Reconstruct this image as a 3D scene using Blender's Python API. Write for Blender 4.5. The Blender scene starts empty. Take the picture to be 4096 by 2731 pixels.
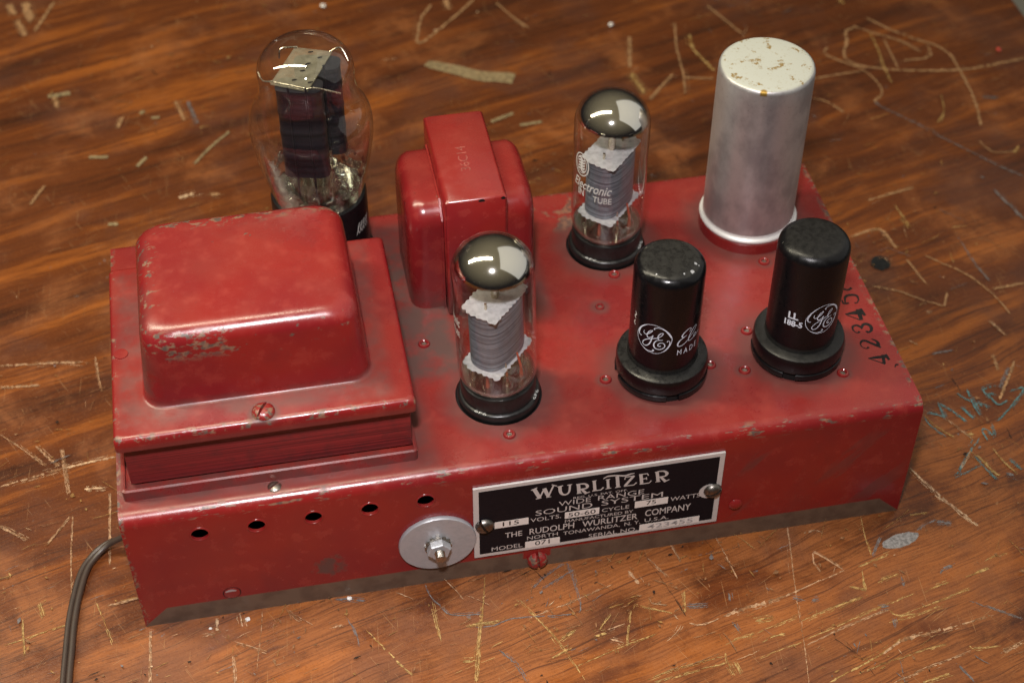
import bpy, bmesh, math, random
from mathutils import Matrix, Vector

# ------------------------------------------------------------------ camera, world, lamps, exposure
scene = bpy.context.scene
S = 0.001                                   # everything below is written in millimetres

cam_data = bpy.data.cameras.new("camera")
cam = bpy.data.objects.new("camera", cam_data)
scene.collection.objects.link(cam)
CAM_RIGHT, CAM_DOWN, CAM_FWD, CAM_POS = ((0.981995, -0.188903, 0.000713), (-0.133327, -0.695751, -0.705801), (0.133824, 0.692998, -0.70841), (65.663726, -367.650836, 498.13604))
cam.matrix_world = Matrix((
    (CAM_RIGHT[0], -CAM_DOWN[0], -CAM_FWD[0], CAM_POS[0] * S),
    (CAM_RIGHT[1], -CAM_DOWN[1], -CAM_FWD[1], CAM_POS[1] * S),
    (CAM_RIGHT[2], -CAM_DOWN[2], -CAM_FWD[2], CAM_POS[2] * S),
    (0, 0, 0, 1)))
cam_data.sensor_width = 36
cam_data.lens = 57.3705
cam_data.clip_start = 0.02
cam_data.clip_end = 30
cam_data.dof.use_dof = True
cam_data.dof.focus_distance = 0.582
cam_data.dof.aperture_fstop = 12
scene.camera = cam

world = bpy.data.worlds.new("World")
scene.world = world
world.use_nodes = True
wt = world.node_tree                        # dim room: warm lit ceiling overhead, darker towards the floor
wc = wt.nodes.new('ShaderNodeTexCoord')
wx = wt.nodes.new('ShaderNodeSeparateXYZ')
wm = wt.nodes.new('ShaderNodeMapRange')
wr = wt.nodes.new('ShaderNodeMix')
wr.data_type = 'RGBA'
wt.links.new(wc.outputs['Generated'], wx.inputs[0])
wt.links.new(wx.outputs[2], wm.inputs['Value'])
wm.inputs['From Min'].default_value = 0.0
wm.inputs['From Max'].default_value = 0.9
wt.links.new(wm.outputs[0], wr.inputs[0])
wr.inputs[6].default_value = (0.014, 0.012, 0.012, 1)
wr.inputs[7].default_value = (0.17, 0.145, 0.095, 1)
wt.links.new(wr.outputs[2], wt.nodes["Background"].inputs[0])
wt.nodes["Background"].inputs[1].default_value = 1.0


def area_lamp(name, pos, target, sx, sy, watts, colour, roll_axis=None):
    d = bpy.data.lights.new(name, 'AREA')
    d.shape = 'RECTANGLE'
    d.size, d.size_y, d.energy, d.color = sx, sy, watts, colour
    o = bpy.data.objects.new(name, d)
    scene.collection.objects.link(o)
    z = (Vector(pos) - Vector(target)).normalized()
    x = Vector(roll_axis if roll_axis else (1, 0, 0))
    x = (x - z * x.dot(z)).normalized()
    y = z.cross(x)
    m = Matrix((x, y, z)).transposed().to_4x4()
    m.translation = Vector(pos)
    o.matrix_world = m
    return o


# flash on top of the camera, a ceiling fluorescent running off to the left, a pale wall side on the right
flash = area_lamp("flash_lamp", (0.050, -0.320, 0.640), (0.065, -0.02, 0.03), 0.045, 0.03, 1.10, (1.0, 0.95, 0.97))
flash.data.spread = math.radians(85)
area_lamp("ceiling_fluorescent", (-0.33, 0.21, 0.84), (-0.12, 0.06, 0.0), 0.98, 0.075, 9.6, (1.0, 0.90, 0.68), (-0.93, 0.36, 0))
area_lamp("pale_wall_bounce", (1.10, 0.06, 0.78), (0.15, 0.07, 0.10), 1.75, 1.9, 4.2, (1.0, 0.98, 0.93), (0, 1, 0))

scene.view_settings.view_transform = 'Standard'
scene.view_settings.look = 'None'
scene.view_settings.exposure = 0.12
scene.view_settings.gamma = 1.0
scene.view_settings.use_curve_mapping = False
scene.render.engine = 'CYCLES'
scene.cycles.max_bounces = 7
scene.cycles.diffuse_bounces = 3
scene.cycles.glossy_bounces = 4
scene.cycles.transparent_max_bounces = 16

COL = scene.collection
H = 60.76                                   # chassis height
L, D = 290.0, 144.84                        # chassis length, depth


# ------------------------------------------------------------------ helpers: nodes
class NT:
    def __init__(s, name):
        s.mat = bpy.data.materials.new(name)
        s.mat.use_nodes = True
        s.t = s.mat.node_tree
        s.t.nodes.clear()
        s.out = s.t.nodes.new('ShaderNodeOutputMaterial')
        s.xyz = None

    def put(s, sock, v):
        if isinstance(v, bpy.types.NodeSocket):
            s.t.links.new(v, sock)
        elif v is not None:
            if sock.type == 'RGBA' and len(v) == 3:
                v = (*v, 1)
            sock.default_value = v

    def math(s, op, a, b=None, c=None, clamp=False):
        n = s.t.nodes.new('ShaderNodeMath')
        n.operation = op
        n.use_clamp = clamp
        for i, v in enumerate((a, b, c)):
            s.put(n.inputs[i], v)
        return n.outputs[0]

    def add(s, a, b): return s.math('ADD', a, b)
    def sub(s, a, b): return s.math('SUBTRACT', a, b)
    def mul(s, a, b): return s.math('MULTIPLY', a, b)
    def mx(s, a, b): return s.math('MAXIMUM', a, b)
    def mn(s, a, b): return s.math('MINIMUM', a, b)

    def coord(s):
        """object position in millimetres"""
        if s.xyz is None:
            c = s.t.nodes.new('ShaderNodeTexCoord')
            v = s.t.nodes.new('ShaderNodeVectorMath')
            v.operation = 'SCALE'
            s.t.links.new(c.outputs['Object'], v.inputs[0])
            v.inputs['Scale'].default_value = 1000
            q = s.t.nodes.new('ShaderNodeSeparateXYZ')
            s.t.links.new(v.outputs[0], q.inputs[0])
            s.p = v.outputs[0]
            s.xyz = (q.outputs[0], q.outputs[1], q.outputs[2])
        return s.p

    def vec(s, x, y, z):
        n = s.t.nodes.new('ShaderNodeCombineXYZ')
        for i, v in enumerate((x, y, z)):
            s.put(n.inputs[i], v)
        return n.outputs[0]

    def noise(s, v, scale, detail=3, rough=0.55, dist=0.0):
        n = s.t.nodes.new('ShaderNodeTexNoise')
        s.put(n.inputs['Vector'], v)
        n.inputs['Scale'].default_value = scale
        n.inputs['Detail'].default_value = detail
        n.inputs['Roughness'].default_value = rough
        n.inputs['Distortion'].default_value = dist
        return n.outputs[0]

    def ramp(s, x, a, b, lo=0.0, hi=1.0, smooth=True):
        n = s.t.nodes.new('ShaderNodeMapRange')
        n.interpolation_type = 'SMOOTHSTEP' if smooth else 'LINEAR'
        n.clamp = True
        s.put(n.inputs['Value'], x)
        for k, v in (('From Min', a), ('From Max', b), ('To Min', lo), ('To Max', hi)):
            s.put(n.inputs[k], v)
        return n.outputs[0]

    def mix(s, f, a, b):
        n = s.t.nodes.new('ShaderNodeMix')
        n.data_type = 'RGBA'
        s.put(n.inputs[0], f)
        s.put(n.inputs[6], a)
        s.put(n.inputs[7], b)
        return n.outputs[2]

    def bump(s, h, strength, dist=0.0003, normal=None):
        n = s.t.nodes.new('ShaderNodeBump')
        n.inputs['Strength'].default_value = strength
        n.inputs['Distance'].default_value = dist
        s.put(n.inputs['Height'], h)
        if normal is not None:
            s.put(n.inputs['Normal'], normal)
        return n.outputs[0]

    def bsdf(s, **kw):
        n = s.t.nodes.new('ShaderNodeBsdfPrincipled')
        for k, v in kw.items():
            s.put(n.inputs[k.replace('_', ' ')], v)
        return n

    def done(s, shader):
        s.t.links.new(shader.outputs[0] if hasattr(shader, 'outputs') else shader, s.out.inputs[0])
        return s.mat

    def radial(s, cx, cy, ax=0, ay=1):
        a = s.sub(s.xyz[ax], cx)
        b = s.sub(s.xyz[ay], cy)
        return s.math('SQRT', s.add(s.mul(a, a), s.mul(b, b)))

    def box(s, ax, lo, hi, soft):
        v = s.xyz[ax]
        return s.mul(s.ramp(v, lo - soft, lo), s.ramp(v, hi, hi + soft, 1.0, 0.0))


# ------------------------------------------------------------------ helpers: meshes (millimetres)
def obj(name, verts, faces, mat, parent=None, smooth=True, angle=35, world=False):
    me = bpy.data.meshes.new(name)
    me.from_pydata([(v[0] * S, v[1] * S, v[2] * S) for v in verts], [], faces)
    bm = bmesh.new()
    bm.from_mesh(me)
    bmesh.ops.recalc_face_normals(bm, faces=bm.faces)
    bm.to_mesh(me)
    bm.free()
    if smooth:
        me.shade_smooth()
        me.set_sharp_from_angle(angle=math.radians(angle))
    if mat:
        for m in (mat if isinstance(mat, (list, tuple)) else [mat]):
            me.materials.append(m)
    o = bpy.data.objects.new(name, me)
    COL.objects.link(o)
    if parent is not None:
        o.parent = parent
        if world:                            # mesh written in scene coordinates under a shifted root
            w = Vector((0, 0, 0))
            q = parent
            while q is not None:
                w += q.location
                q = q.parent
            o.location = -w
    return o


def thing(name, label, cat, loc=(0, 0, 0), group=None):
    o = bpy.data.objects.new(name, None)
    COL.objects.link(o)
    o.empty_display_size = 0.01
    o.location = [c * S for c in loc]
    o['label'] = label
    o['category'] = cat
    if group:
        o['group'] = group
    return o


def tag(o, label, cat, group=None):
    o['label'] = label
    o['category'] = cat
    if group:
        o['group'] = group
    return o


class Geo:
    """collects verts and faces"""
    def __init__(s):
        s.v, s.f = [], []

    def add(s, v, f):
        n = len(s.v)
        s.v += v
        s.f += [[i + n for i in q] for q in f]
        return s

    def lathe(s, prof, c=(0, 0, 0), seg=56, axis='z', close=False):
        v, f = [], []
        for r, z in prof:
            for i in range(seg):
                a = 2 * math.pi * i / seg
                x, y = max(r, 1e-4) * math.cos(a), max(r, 1e-4) * math.sin(a)
                v.append((c[0] + x, c[1] + y, c[2] + z) if axis == 'z' else (c[0] + x, c[1] - z, c[2] + y))
        n = len(prof)
        for k in range(n if close else n - 1):
            k2 = (k + 1) % n
            for i in range(seg):
                j = (i + 1) % seg
                f.append([k * seg + i, k * seg + j, k2 * seg + j, k2 * seg + i])
        if not close:
            f.append([i for i in range(seg)][::-1])
            f.append([(n - 1) * seg + i for i in range(seg)])
        return s.add(v, f)

    def loft(s, rings, caps=(True, True)):
        m = len(rings[0])
        v = [p for r in rings for p in r]
        f = []
        for k in range(len(rings) - 1):
            for i in range(m):
                j = (i + 1) % m
                f.append([k * m + i, k * m + j, (k + 1) * m + j, (k + 1) * m + i])
        if caps[0]:
            f.append(list(range(m))[::-1])
        if caps[1]:
            f.append([(len(rings) - 1) * m + i for i in range(m)])
        return s.add(v, f)

    def box(s, x0, x1, y0, y1, z0, z1, b=0.0):
        if b <= 0:
            v = [(x, y, z) for z in (z0, z1) for y in (y0, y1) for x in (x0, x1)]
            return s.add(v, [[0, 2, 3, 1], [4, 5, 7, 6], [0, 1, 5, 4], [2, 6, 7, 3], [0, 4, 6, 2], [1, 3, 7, 5]])
        rings = []
        for z, i in ((z0, b), (z0 + b, 0), (z1 - b, 0), (z1, b)):
            rings.append(rrect(x0 + i, x1 - i, y0 + i, y1 - i, b, z, 2))
        return s.loft(rings)

    def tube(s, pts, r, seg=12, up=(0, 0, 1)):
        rings = []
        n = len(pts)
        P = [Vector(p) for p in pts]
        u = None
        for i in range(n):
            t = (P[min(i + 1, n - 1)] - P[max(i - 1, 0)]).normalized()
            if u is None:
                u = t.cross(Vector(up))
                if u.length < 1e-4:
                    u = t.cross(Vector((1, 0, 0)))
            u = (u - t * u.dot(t)).normalized()
            w = t.cross(u)
            rr = r[i] if isinstance(r, (list, tuple)) else r
            rings.append([tuple(P[i] + (u * math.cos(2 * math.pi * k / seg) + w * math.sin(2 * math.pi * k / seg)) * rr) for k in range(seg)])
        return s.loft(rings)

    def obj(s, name, mat, parent=None, **kw):
        return obj(name, s.v, s.f, mat, parent, **kw)


def rrect(x0, x1, y0, y1, r, z, n=5):
    r = max(min(r, (x1 - x0) / 2 - 1e-3, (y1 - y0) / 2 - 1e-3), 1e-3)
    out = []
    for cx, cy, a0 in ((x1 - r, y0 + r, -90), (x1 - r, y1 - r, 0), (x0 + r, y1 - r, 90), (x0 + r, y0 + r, 180)):
        for k in range(n + 1):
            a = math.radians(a0 + 90 * k / n)
            out.append((cx + r * math.cos(a), cy + r * math.sin(a), z))
    return out


def catmull(pts, sub=5):
    """smooth a polyline of tuples of any length"""
    if len(pts) < 3:
        return [tuple(p) for p in pts]
    out = []
    n = len(pts)
    for i in range(n - 1):
        p0, p1, p2, p3 = pts[max(i - 1, 0)], pts[i], pts[i + 1], pts[min(i + 2, n - 1)]
        for k in range(sub):
            t = k / sub
            out.append(tuple(0.5 * ((2 * b) + (c - a) * t + (2 * a - 5 * b + 4 * c - d) * t * t + (3 * b - a - 3 * c + d) * t ** 3)
                             for a, b, c, d in zip(p0, p1, p2, p3)))
    out.append(tuple(pts[-1]))
    return out


def ribbon(pts, fn, smooth=4, jitter=0.0, rng=None, taper=False):
    """pts: (a, b, width) in a plane; fn maps (a, b) to a point; returns verts, faces of a flat stroke"""
    p = catmull(pts, smooth) if smooth else pts
    v, f = [], []
    n = len(p)
    for i in range(n):
        a, b, w = p[i][:3]
        q0, q1 = p[max(i - 1, 0)], p[min(i + 1, n - 1)]
        dx, dy = q1[0] - q0[0], q1[1] - q0[1]
        l = math.hypot(dx, dy) or 1
        nx, ny = -dy / l, dx / l
        w = max(w, 0.02) / 2
        if taper and (i == 0 or i == n - 1):
            w *= 0.15
        j0 = 1 + (rng.uniform(-jitter, jitter) if rng else 0)
        j1 = 1 + (rng.uniform(-jitter, jitter) if rng else 0)
        v += [fn(a + nx * w * j0, b + ny * w * j0), fn(a - nx * w * j1, b - ny * w * j1)]
    for i in range(n - 1):
        f.append([2 * i, 2 * i + 1, 2 * i + 3, 2 * i + 2])
    return v, f


_fonts = {}


def text_flat(txt, x0, x1, y0, cap, bold=0.0, shear=0.0):
    """built-in font, fitted to x0..x1, baseline y0, cap height; returns 2D verts and faces"""
    cu = bpy.data.curves.new("t", 'FONT')
    cu.body = txt
    cu.size = 1
    cu.offset = bold
    cu.shear = shear
    cu.resolution_u = 3
    ob = bpy.data.objects.new("t", cu)
    COL.objects.link(ob)
    dg = bpy.context.evaluated_depsgraph_get()
    me = bpy.data.meshes.new_from_object(ob.evaluated_get(dg))
    vs = [v.co.copy() for v in me.vertices]
    fs = [list(p.vertices) for p in me.polygons]
    bpy.data.objects.remove(ob)
    bpy.data.curves.remove(cu)
    bpy.data.meshes.remove(me)
    a, b = min(v.x for v in vs), max(v.x for v in vs)
    if 'cap' not in _fonts:
        _fonts['cap'] = None
        _fonts['cap'] = max(v[1] for v in text_flat("H", 0, 1, 0, 1)[0])
    capu = _fonts['cap'] or 1.0
    return [(x0 + (v.x - a) / (b - a) * (x1 - x0), y0 + v.y / capu * cap) for v in vs], fs


# ------------------------------------------------------------------ materials
def red_paint(name, feat=None, base=(0.205, 0.0120, 0.0108), rough=0.20):
    b = NT(name)
    p = b.coord()
    big = b.noise(p, 0.030, 3, 0.5)
    mid = b.noise(p, 0.14, 4, 0.6)
    fine = b.noise(p, 1.3, 3, 0.6)
    col = b.mix(b.ramp(big, 0.35, 0.66), base, (base[0] * 0.82, base[1] * 0.8, base[2] * 1.1))
    col = b.mix(b.mul(b.ramp(mid, 0.50, 0.78), 0.30), col, (0.35, 0.055, 0.036))
    smudge = b.noise(p, 0.034, 5, 0.60, 0.5)
    col = b.mix(b.ramp(smudge, 0.52, 0.74, 0.0, 0.50), col, (0.13, 0.012, 0.014))
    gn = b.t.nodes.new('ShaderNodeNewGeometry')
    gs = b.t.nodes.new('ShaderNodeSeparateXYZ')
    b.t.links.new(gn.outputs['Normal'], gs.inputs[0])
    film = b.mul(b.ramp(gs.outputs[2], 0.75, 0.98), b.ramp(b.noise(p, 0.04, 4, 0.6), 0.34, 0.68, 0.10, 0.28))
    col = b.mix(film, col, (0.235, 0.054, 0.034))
    got = feat(b, mid, fine, big) if feat else (None, None)
    dirt, chip, bare = (tuple(got) + (None,))[:3]
    specks = b.mul(b.ramp(b.noise(p, 0.42, 4, 0.65), 0.70, 0.76), 0.6)
    col = b.mix(specks, col, (0.12, 0.035, 0.032))
    if dirt is not None:
        col = b.mix(dirt, col, (0.062, 0.036, 0.031))
    dust = b.mul(b.ramp(b.noise(p, 2.4, 2, 0.5), 0.735, 0.76), 0.35)
    col = b.mix(dust, col, (0.42, 0.26, 0.22))
    rg = b.add(b.add(b.ramp(mid, 0.3, 0.75, rough - 0.03, rough + 0.08), b.mul(fine, 0.05)), b.mul(film, 0.22))
    if chip is not None:
        cc = b.mix(b.ramp(b.noise(p, 0.5, 2), 0.42, 0.58), (0.185, 0.100, 0.062), (0.080, 0.058, 0.046))
        col = b.mix(chip, col, cc)
        rg = b.add(rg, b.mul(chip, 0.18))
    if bare is not None:
        col = b.mix(bare, col, b.mix(b.ramp(mid, 0.4, 0.65), (0.105, 0.068, 0.047), (0.075, 0.046, 0.032)))
        rg = b.add(rg, b.mul(bare, 0.16))
    if dirt is not None:
        rg = b.add(rg, b.mul(dirt, 0.30))
    hgt = b.add(b.mul(fine, 0.5), b.mul(mid, 0.15))
    if chip is not None:
        hgt = b.sub(hgt, b.mul(chip, 0.6))
    return b.done(b.bsdf(Base_Color=col, Roughness=rg, Normal=b.bump(hgt, 0.13, 0.0002), Specular_IOR_Level=0.6))


SOCKETS = [(199.5, 34.6, 17.0), (252.2, 35.2, 17.0), (138.4, 34.8, 15.8), (195.6, 107.2, 15.8), (255.2, 109.4, 19.5), (84.3, 121.7, 20.0)]
RIVETS = [(115.4, 65.1), (138.5, 14.2), (194.9, 89.1), (185.2, 72.3), (255.2, 85.3), (178.5, 34.1), (218.5, 34.2), (230.4, 29.1), (265.8, 20.8), (237.1, 48.9)]


def chassis_feat(b, mid, fine, big):
    x, y, z = b.xyz
    top = b.ramp(z, H - 1.6, H - 0.5)
    soft = b.noise(b.p, 0.11, 4, 0.6)
    d = None
    for cx, cy, r in SOCKETS:
        m = b.ramp(b.add(b.radial(cx, cy), b.mul(soft, -8.0)), r - 4.0, r + 6.5, 0.60, 0.0)
        d = m if d is None else b.mx(d, m)
    for cx, cy in RIVETS:
        d = b.mx(d, b.ramp(b.radial(cx, cy), 2.2, 5.2, 0.60, 0.0))
    # grime along the feet of both transformers
    foot = b.mul(b.mul(b.box(0, 2, 106, 9), b.box(1, 8, 100, 7)), b.ramp(soft, 0.30, 0.70, 0.30, 0.70))
    foot2 = b.mul(b.mul(b.box(0, 106, 164, 6), b.box(1, 74, 132, 7)), b.ramp(soft, 0.30, 0.70, 0.30, 0.70))
    smear = b.mul(b.mul(b.box(0, 106, 124, 8), b.box(1, 52, 116, 12)), b.ramp(soft, 0.30, 0.60, 0.20, 0.90))
    d = b.mul(b.mx(b.mx(d, smear), b.mx(foot, foot2)), top)
    # spots rubbed into the front panel
    front = b.sub(1.0, top)
    stain = b.mul(b.ramp(b.add(b.mul(b.radial(69.0, 19.5, 0, 2), 0.7), b.mul(b.noise(b.p, 0.22, 5, 0.65), -14)), -5.2, -2.8, 0.85, 0.0), front)
    streak = b.mul(b.mul(b.box(0, 222, 280, 14), b.box(2, 14, 46, 8)),
                   b.ramp(b.noise(b.vec(b.mul(b.add(x, b.mul(z, -0.8)), 0.07), 0.0, b.mul(z, 0.028)), 1.0, 3, 0.55), 0.53, 0.66, 0.0, 0.42))
    d = b.mx(d, b.mx(stain, b.mul(streak, front)))
    # bare mitred strip along the bottom of the front
    u = b.mn(x, b.sub(L, x))
    band = b.mul(b.ramp(b.sub(z, b.mul(soft, 0.5)), 8.9, 9.3, 1.0, 0.0), b.ramp(b.sub(u, z), -0.6, -0.1))
    tab = b.mul(b.box(0, 141.5, 151, 1.0), b.ramp(z, 5.4, 6.0))
    band = b.mul(band, b.sub(1.0, tab))
    band = b.mul(band, b.ramp(y, 1.0, 2.0, 1.0, 0.0))
    # worn bend between top and front
    e = b.mul(b.ramp(y, 5.6, 1.4), b.ramp(z, H - 6.5, H - 2.4))
    lon = b.noise(b.vec(b.mul(x, 0.05), 0.0, 0.0), 1.0, 3, 0.6)
    wearn = b.noise(b.vec(b.mul(x, 0.15), b.mul(y, 0.7), b.mul(z, 0.7)), 1.0, 6, 0.68)
    edge = b.mul(e, b.ramp(b.add(wearn, b.mul(b.sub(lon, 0.5), 0.45)), 0.575, 0.61))
    rx = b.mul(b.mul(b.ramp(x, L - 3.0, L - 0.6), top), b.ramp(b.noise(b.p, 0.35, 5, 0.7), 0.52, 0.57))
    lx = b.mul(b.ramp(x, 2.2, 0.5), b.ramp(b.noise(b.p, 0.35, 5, 0.7), 0.50, 0.56))
    far = b.mul(b.mul(b.ramp(y, D - 5, D - 0.5), top), b.ramp(b.noise(b.p, 0.30, 5, 0.7), 0.54, 0.60))
    patch = b.mul(b.mul(b.box(0, 162, 186, 8), b.box(1, 122, 150, 6)), b.ramp(soft, 0.48, 0.56, 0.0, 0.75))
    chip = b.mx(b.mx(edge, b.mul(patch, top)), b.mx(b.mx(rx, lx), far))
    return d, chip, band


def dome_feat(b, mid, fine, big):
    x, y, z = b.xyz
    soft = b.noise(b.p, 0.10, 4, 0.6)
    onfl = b.mul(b.ramp(z, H + 33.5, H + 30.5), b.ramp(z, H + 27, H + 29.5))
    dd = b.mul(onfl, b.mul(b.mul(b.box(0, 9, 95, 6), b.box(1, 17, 90, 6)), b.ramp(soft, 0.30, 0.70, 0.10, 0.55)))
    screw = b.mul(onfl, b.ramp(b.radial(53.8, 13.6), 3.6, 7.5, 0.75, 0.0))
    lip = b.mul(b.ramp(z, H + 27.5, H + 25.0), 0.35)
    side = b.mul(b.ramp(x, 24, 15), b.mul(b.ramp(z, H + 31, H + 36), b.ramp(soft, 0.40, 0.60, 0.0, 0.55)))
    d = b.mx(b.mx(dd, screw), b.mx(lip, side))
    n1 = b.noise(b.vec(b.mul(x, 0.22), b.mul(y, 0.42), b.mul(z, 0.5)), 1.0, 6, 0.66)
    n2 = b.noise(b.vec(b.mul(x, 0.045), 1.3, 0.0), 1.0, 2, 0.5)
    ridge = b.mul(b.ramp(y, 36, 27), b.mul(b.ramp(z, H + 47, H + 53), b.ramp(z, H + 60.4, H + 58.6)))
    big_l = b.ramp(b.math('ABSOLUTE', b.sub(x, 36.0)), 6.0, 17.0, 0.10, -0.04)
    chips = b.mul(ridge, b.ramp(b.add(n1, big_l), 0.575, 0.60))
    back = b.mul(b.mul(b.ramp(y, 74, 80), b.ramp(z, H + 52, H + 56)), b.ramp(b.add(n1, b.mul(n2, 0.1)), 0.585, 0.61))
    back = b.mx(back, b.mul(b.mul(b.ramp(x, 27, 20), b.ramp(z, H + 48, H + 54)), b.ramp(n1, 0.57, 0.60)))
    n3 = b.noise(b.p, 0.28, 6, 0.7)
    fe = b.mul(b.mul(b.ramp(y, 12.2, 10.2), b.ramp(z, H + 27.2, H + 28.2)), b.ramp(n3, 0.53, 0.58))
    le = b.mul(b.mul(b.ramp(x, 6.4, 4.6), b.ramp(z, H + 26, H + 28)), b.ramp(n3, 0.58, 0.62))
    loose = b.ramp(b.noise(b.p, 0.17, 5, 0.7), 0.705, 0.72)
    return d, b.mx(b.mx(chips, back), b.mx(b.mx(fe, le), loose))


def edge_feat(b, mid, fine, big):
    x, y, z = b.xyz
    low = b.ramp(z, H + 14, H + 1, 0.0, 0.55)
    soft = b.noise(b.p, 0.12, 4, 0.6)
    dust = b.mul(low, b.ramp(soft, 0.35, 0.6))
    return dust, b.ramp(b.noise(b.p, 0.3, 6, 0.7), 0.72, 0.735)


def core_mat():
    b = NT("painted_laminations")
    p = b.coord()
    x, y, z = b.xyz
    line = b.noise(b.vec(b.mul(x, 0.006), b.mul(y, 0.006), b.mul(z, 2.0)), 1.0, 2, 0.6)
    n = b.noise(p, 0.2, 4, 0.6)
    col = b.mix(b.ramp(line, 0.35, 0.65), (0.105, 0.009, 0.010), (0.21, 0.018, 0.018))
    col = b.mix(b.ramp(n, 0.45, 0.7, 0.0, 0.5), col, (0.07, 0.014, 0.014))
    return b.done(b.bsdf(Base_Color=col, Roughness=0.5, Normal=b.bump(line, 0.5, 0.0003)))


def metal(name, colour, rough, var=0.25, tarnish=None, scale=0.35, metallic=1.0):
    b = NT(name)
    p = b.coord()
    n = b.noise(p, scale, 5, 0.65)
    f = b.noise(p, scale * 7, 3, 0.6)
    dark = tarnish or tuple(c * 0.55 for c in colour)
    col = b.mix(b.ramp(n, 0.4, 0.72, 0.0, var * 2), colour, dark)
    return b.done(b.bsdf(Base_Color=col, Metallic=metallic, Roughness=b.ramp(n, 0.3, 0.7, rough - 0.06, rough + 0.12),
                         Normal=b.bump(b.add(f, n), 0.12, 0.0002)))


def plain(name, colour, rough, spec=0.5, var=0.2, scale=0.5, bumpy=0.1):
    b = NT(name)
    p = b.coord()
    n = b.noise(p, scale, 4, 0.6)
    col = b.mix(b.ramp(n, 0.35, 0.7), colour, tuple(c * (1 - var) for c in colour))
    return b.done(b.bsdf(Base_Color=col, Roughness=b.ramp(n, 0.3, 0.7, rough - 0.05, rough + 0.08), Specular_IOR_Level=spec,
                         Normal=b.bump(b.noise(p, scale * 6, 3), bumpy, 0.0002)))


def dusty_black(name, rough, dust_top=None, dust=0.5, spec=0.5, colour=(0.0035, 0.0034, 0.0042)):
    """black enamel; dust lies on upward faces between the given local heights"""
    b = NT(name)
    p = b.coord()
    x, y, z = b.xyz
    n = b.noise(p, 0.45, 5, 0.7)
    f = b.noise(p, 2.6, 3, 0.7)
    col = colour
    m = b.mul(b.ramp(f, 0.66, 0.72), 0.06)
    if dust_top:
        m = None
        for lo, hi, k in dust_top:
            q = b.mul(b.mul(b.ramp(z, lo - 0.5, lo + 0.1), b.ramp(z, hi, hi + 0.5, 1.0, 0.0)), b.ramp(b.add(b.mul(n, 0.6), b.mul(f, 0.4)), 0.32, 0.66, 0.25 * k, k))
            m = q if m is None else b.mx(m, q)
    col = b.mix(m, colour, (0.085, 0.082, 0.07))
    return b.done(b.bsdf(Base_Color=col, Roughness=b.add(b.mul(m, 0.5), b.ramp(n, 0.3, 0.7, rough - 0.05, rough + 0.1)), Specular_IOR_Level=spec,
                         Normal=b.bump(b.add(n, b.mul(f, 0.5)), 0.08, 0.0002)))


def thin_glass(name, tint=(0.985, 0.985, 0.98), gloss=1.0):
    b = NT(name)
    p = b.coord()
    tr = b.t.nodes.new('ShaderNodeBsdfTransparent')
    tr.inputs[0].default_value = (*tint, 1)
    gl = b.t.nodes.new('ShaderNodeBsdfGlossy')
    gl.inputs['Roughness'].default_value = 0.03
    nb = b.bump(b.noise(p, 0.12, 2), 0.12, 0.0008)
    b.put(gl.inputs['Normal'], nb)
    ge = b.t.nodes.new('ShaderNodeNewGeometry')
    dp = b.t.nodes.new('ShaderNodeVectorMath')
    dp.operation = 'DOT_PRODUCT'
    b.t.links.new(ge.outputs['Normal'], dp.inputs[0])
    b.t.links.new(ge.outputs['Incoming'], dp.inputs[1])
    c1 = b.sub(1.0, b.math('ABSOLUTE', dp.outputs['Value']))
    fr = b.add(0.055, b.mul(0.85, b.math('POWER', c1, 3.4)))
    ms = b.t.nodes.new('ShaderNodeMixShader')
    sm = b.noise(p, 0.5, 4, 0.7)
    b.put(ms.inputs[0], b.math('MULTIPLY', fr, b.ramp(sm, 0.3, 0.7, 1.1 * gloss, 1.5 * gloss), clamp=True))
    b.t.links.new(tr.outputs[0], ms.inputs[1])
    b.t.links.new(gl.outputs[0], ms.inputs[2])
    return b.done(ms)


def getter_mat(name, z_edge, tilt=0.0):
    """silvery film flashed inside the top of the glass, fading to a brown rim and then to clear"""
    b = NT(name)
    p = b.coord()
    x, y, z = b.xyz
    n = b.noise(p, 0.35, 4, 0.6)
    h = b.add(b.add(z, b.mul(x, tilt)), b.mul(n, 1.6))
    dens = b.ramp(h, z_edge, z_edge + 0.9)
    col = b.mix(b.ramp(h, z_edge + 0.2, z_edge + 1.4), (0.45, 0.42, 0.37), (0.90, 0.87, 0.80))
    m = b.bsdf(Base_Color=col, Metallic=1.0, Roughness=0.085)
    tr = b.t.nodes.new('ShaderNodeBsdfTransparent')
    ms = b.t.nodes.new('ShaderNodeMixShader')
    b.put(ms.inputs[0], dens)
    b.t.links.new(tr.outputs[0], ms.inputs[1])
    b.t.links.new(m.outputs[0], ms.inputs[2])
    return b.done(ms)


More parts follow.
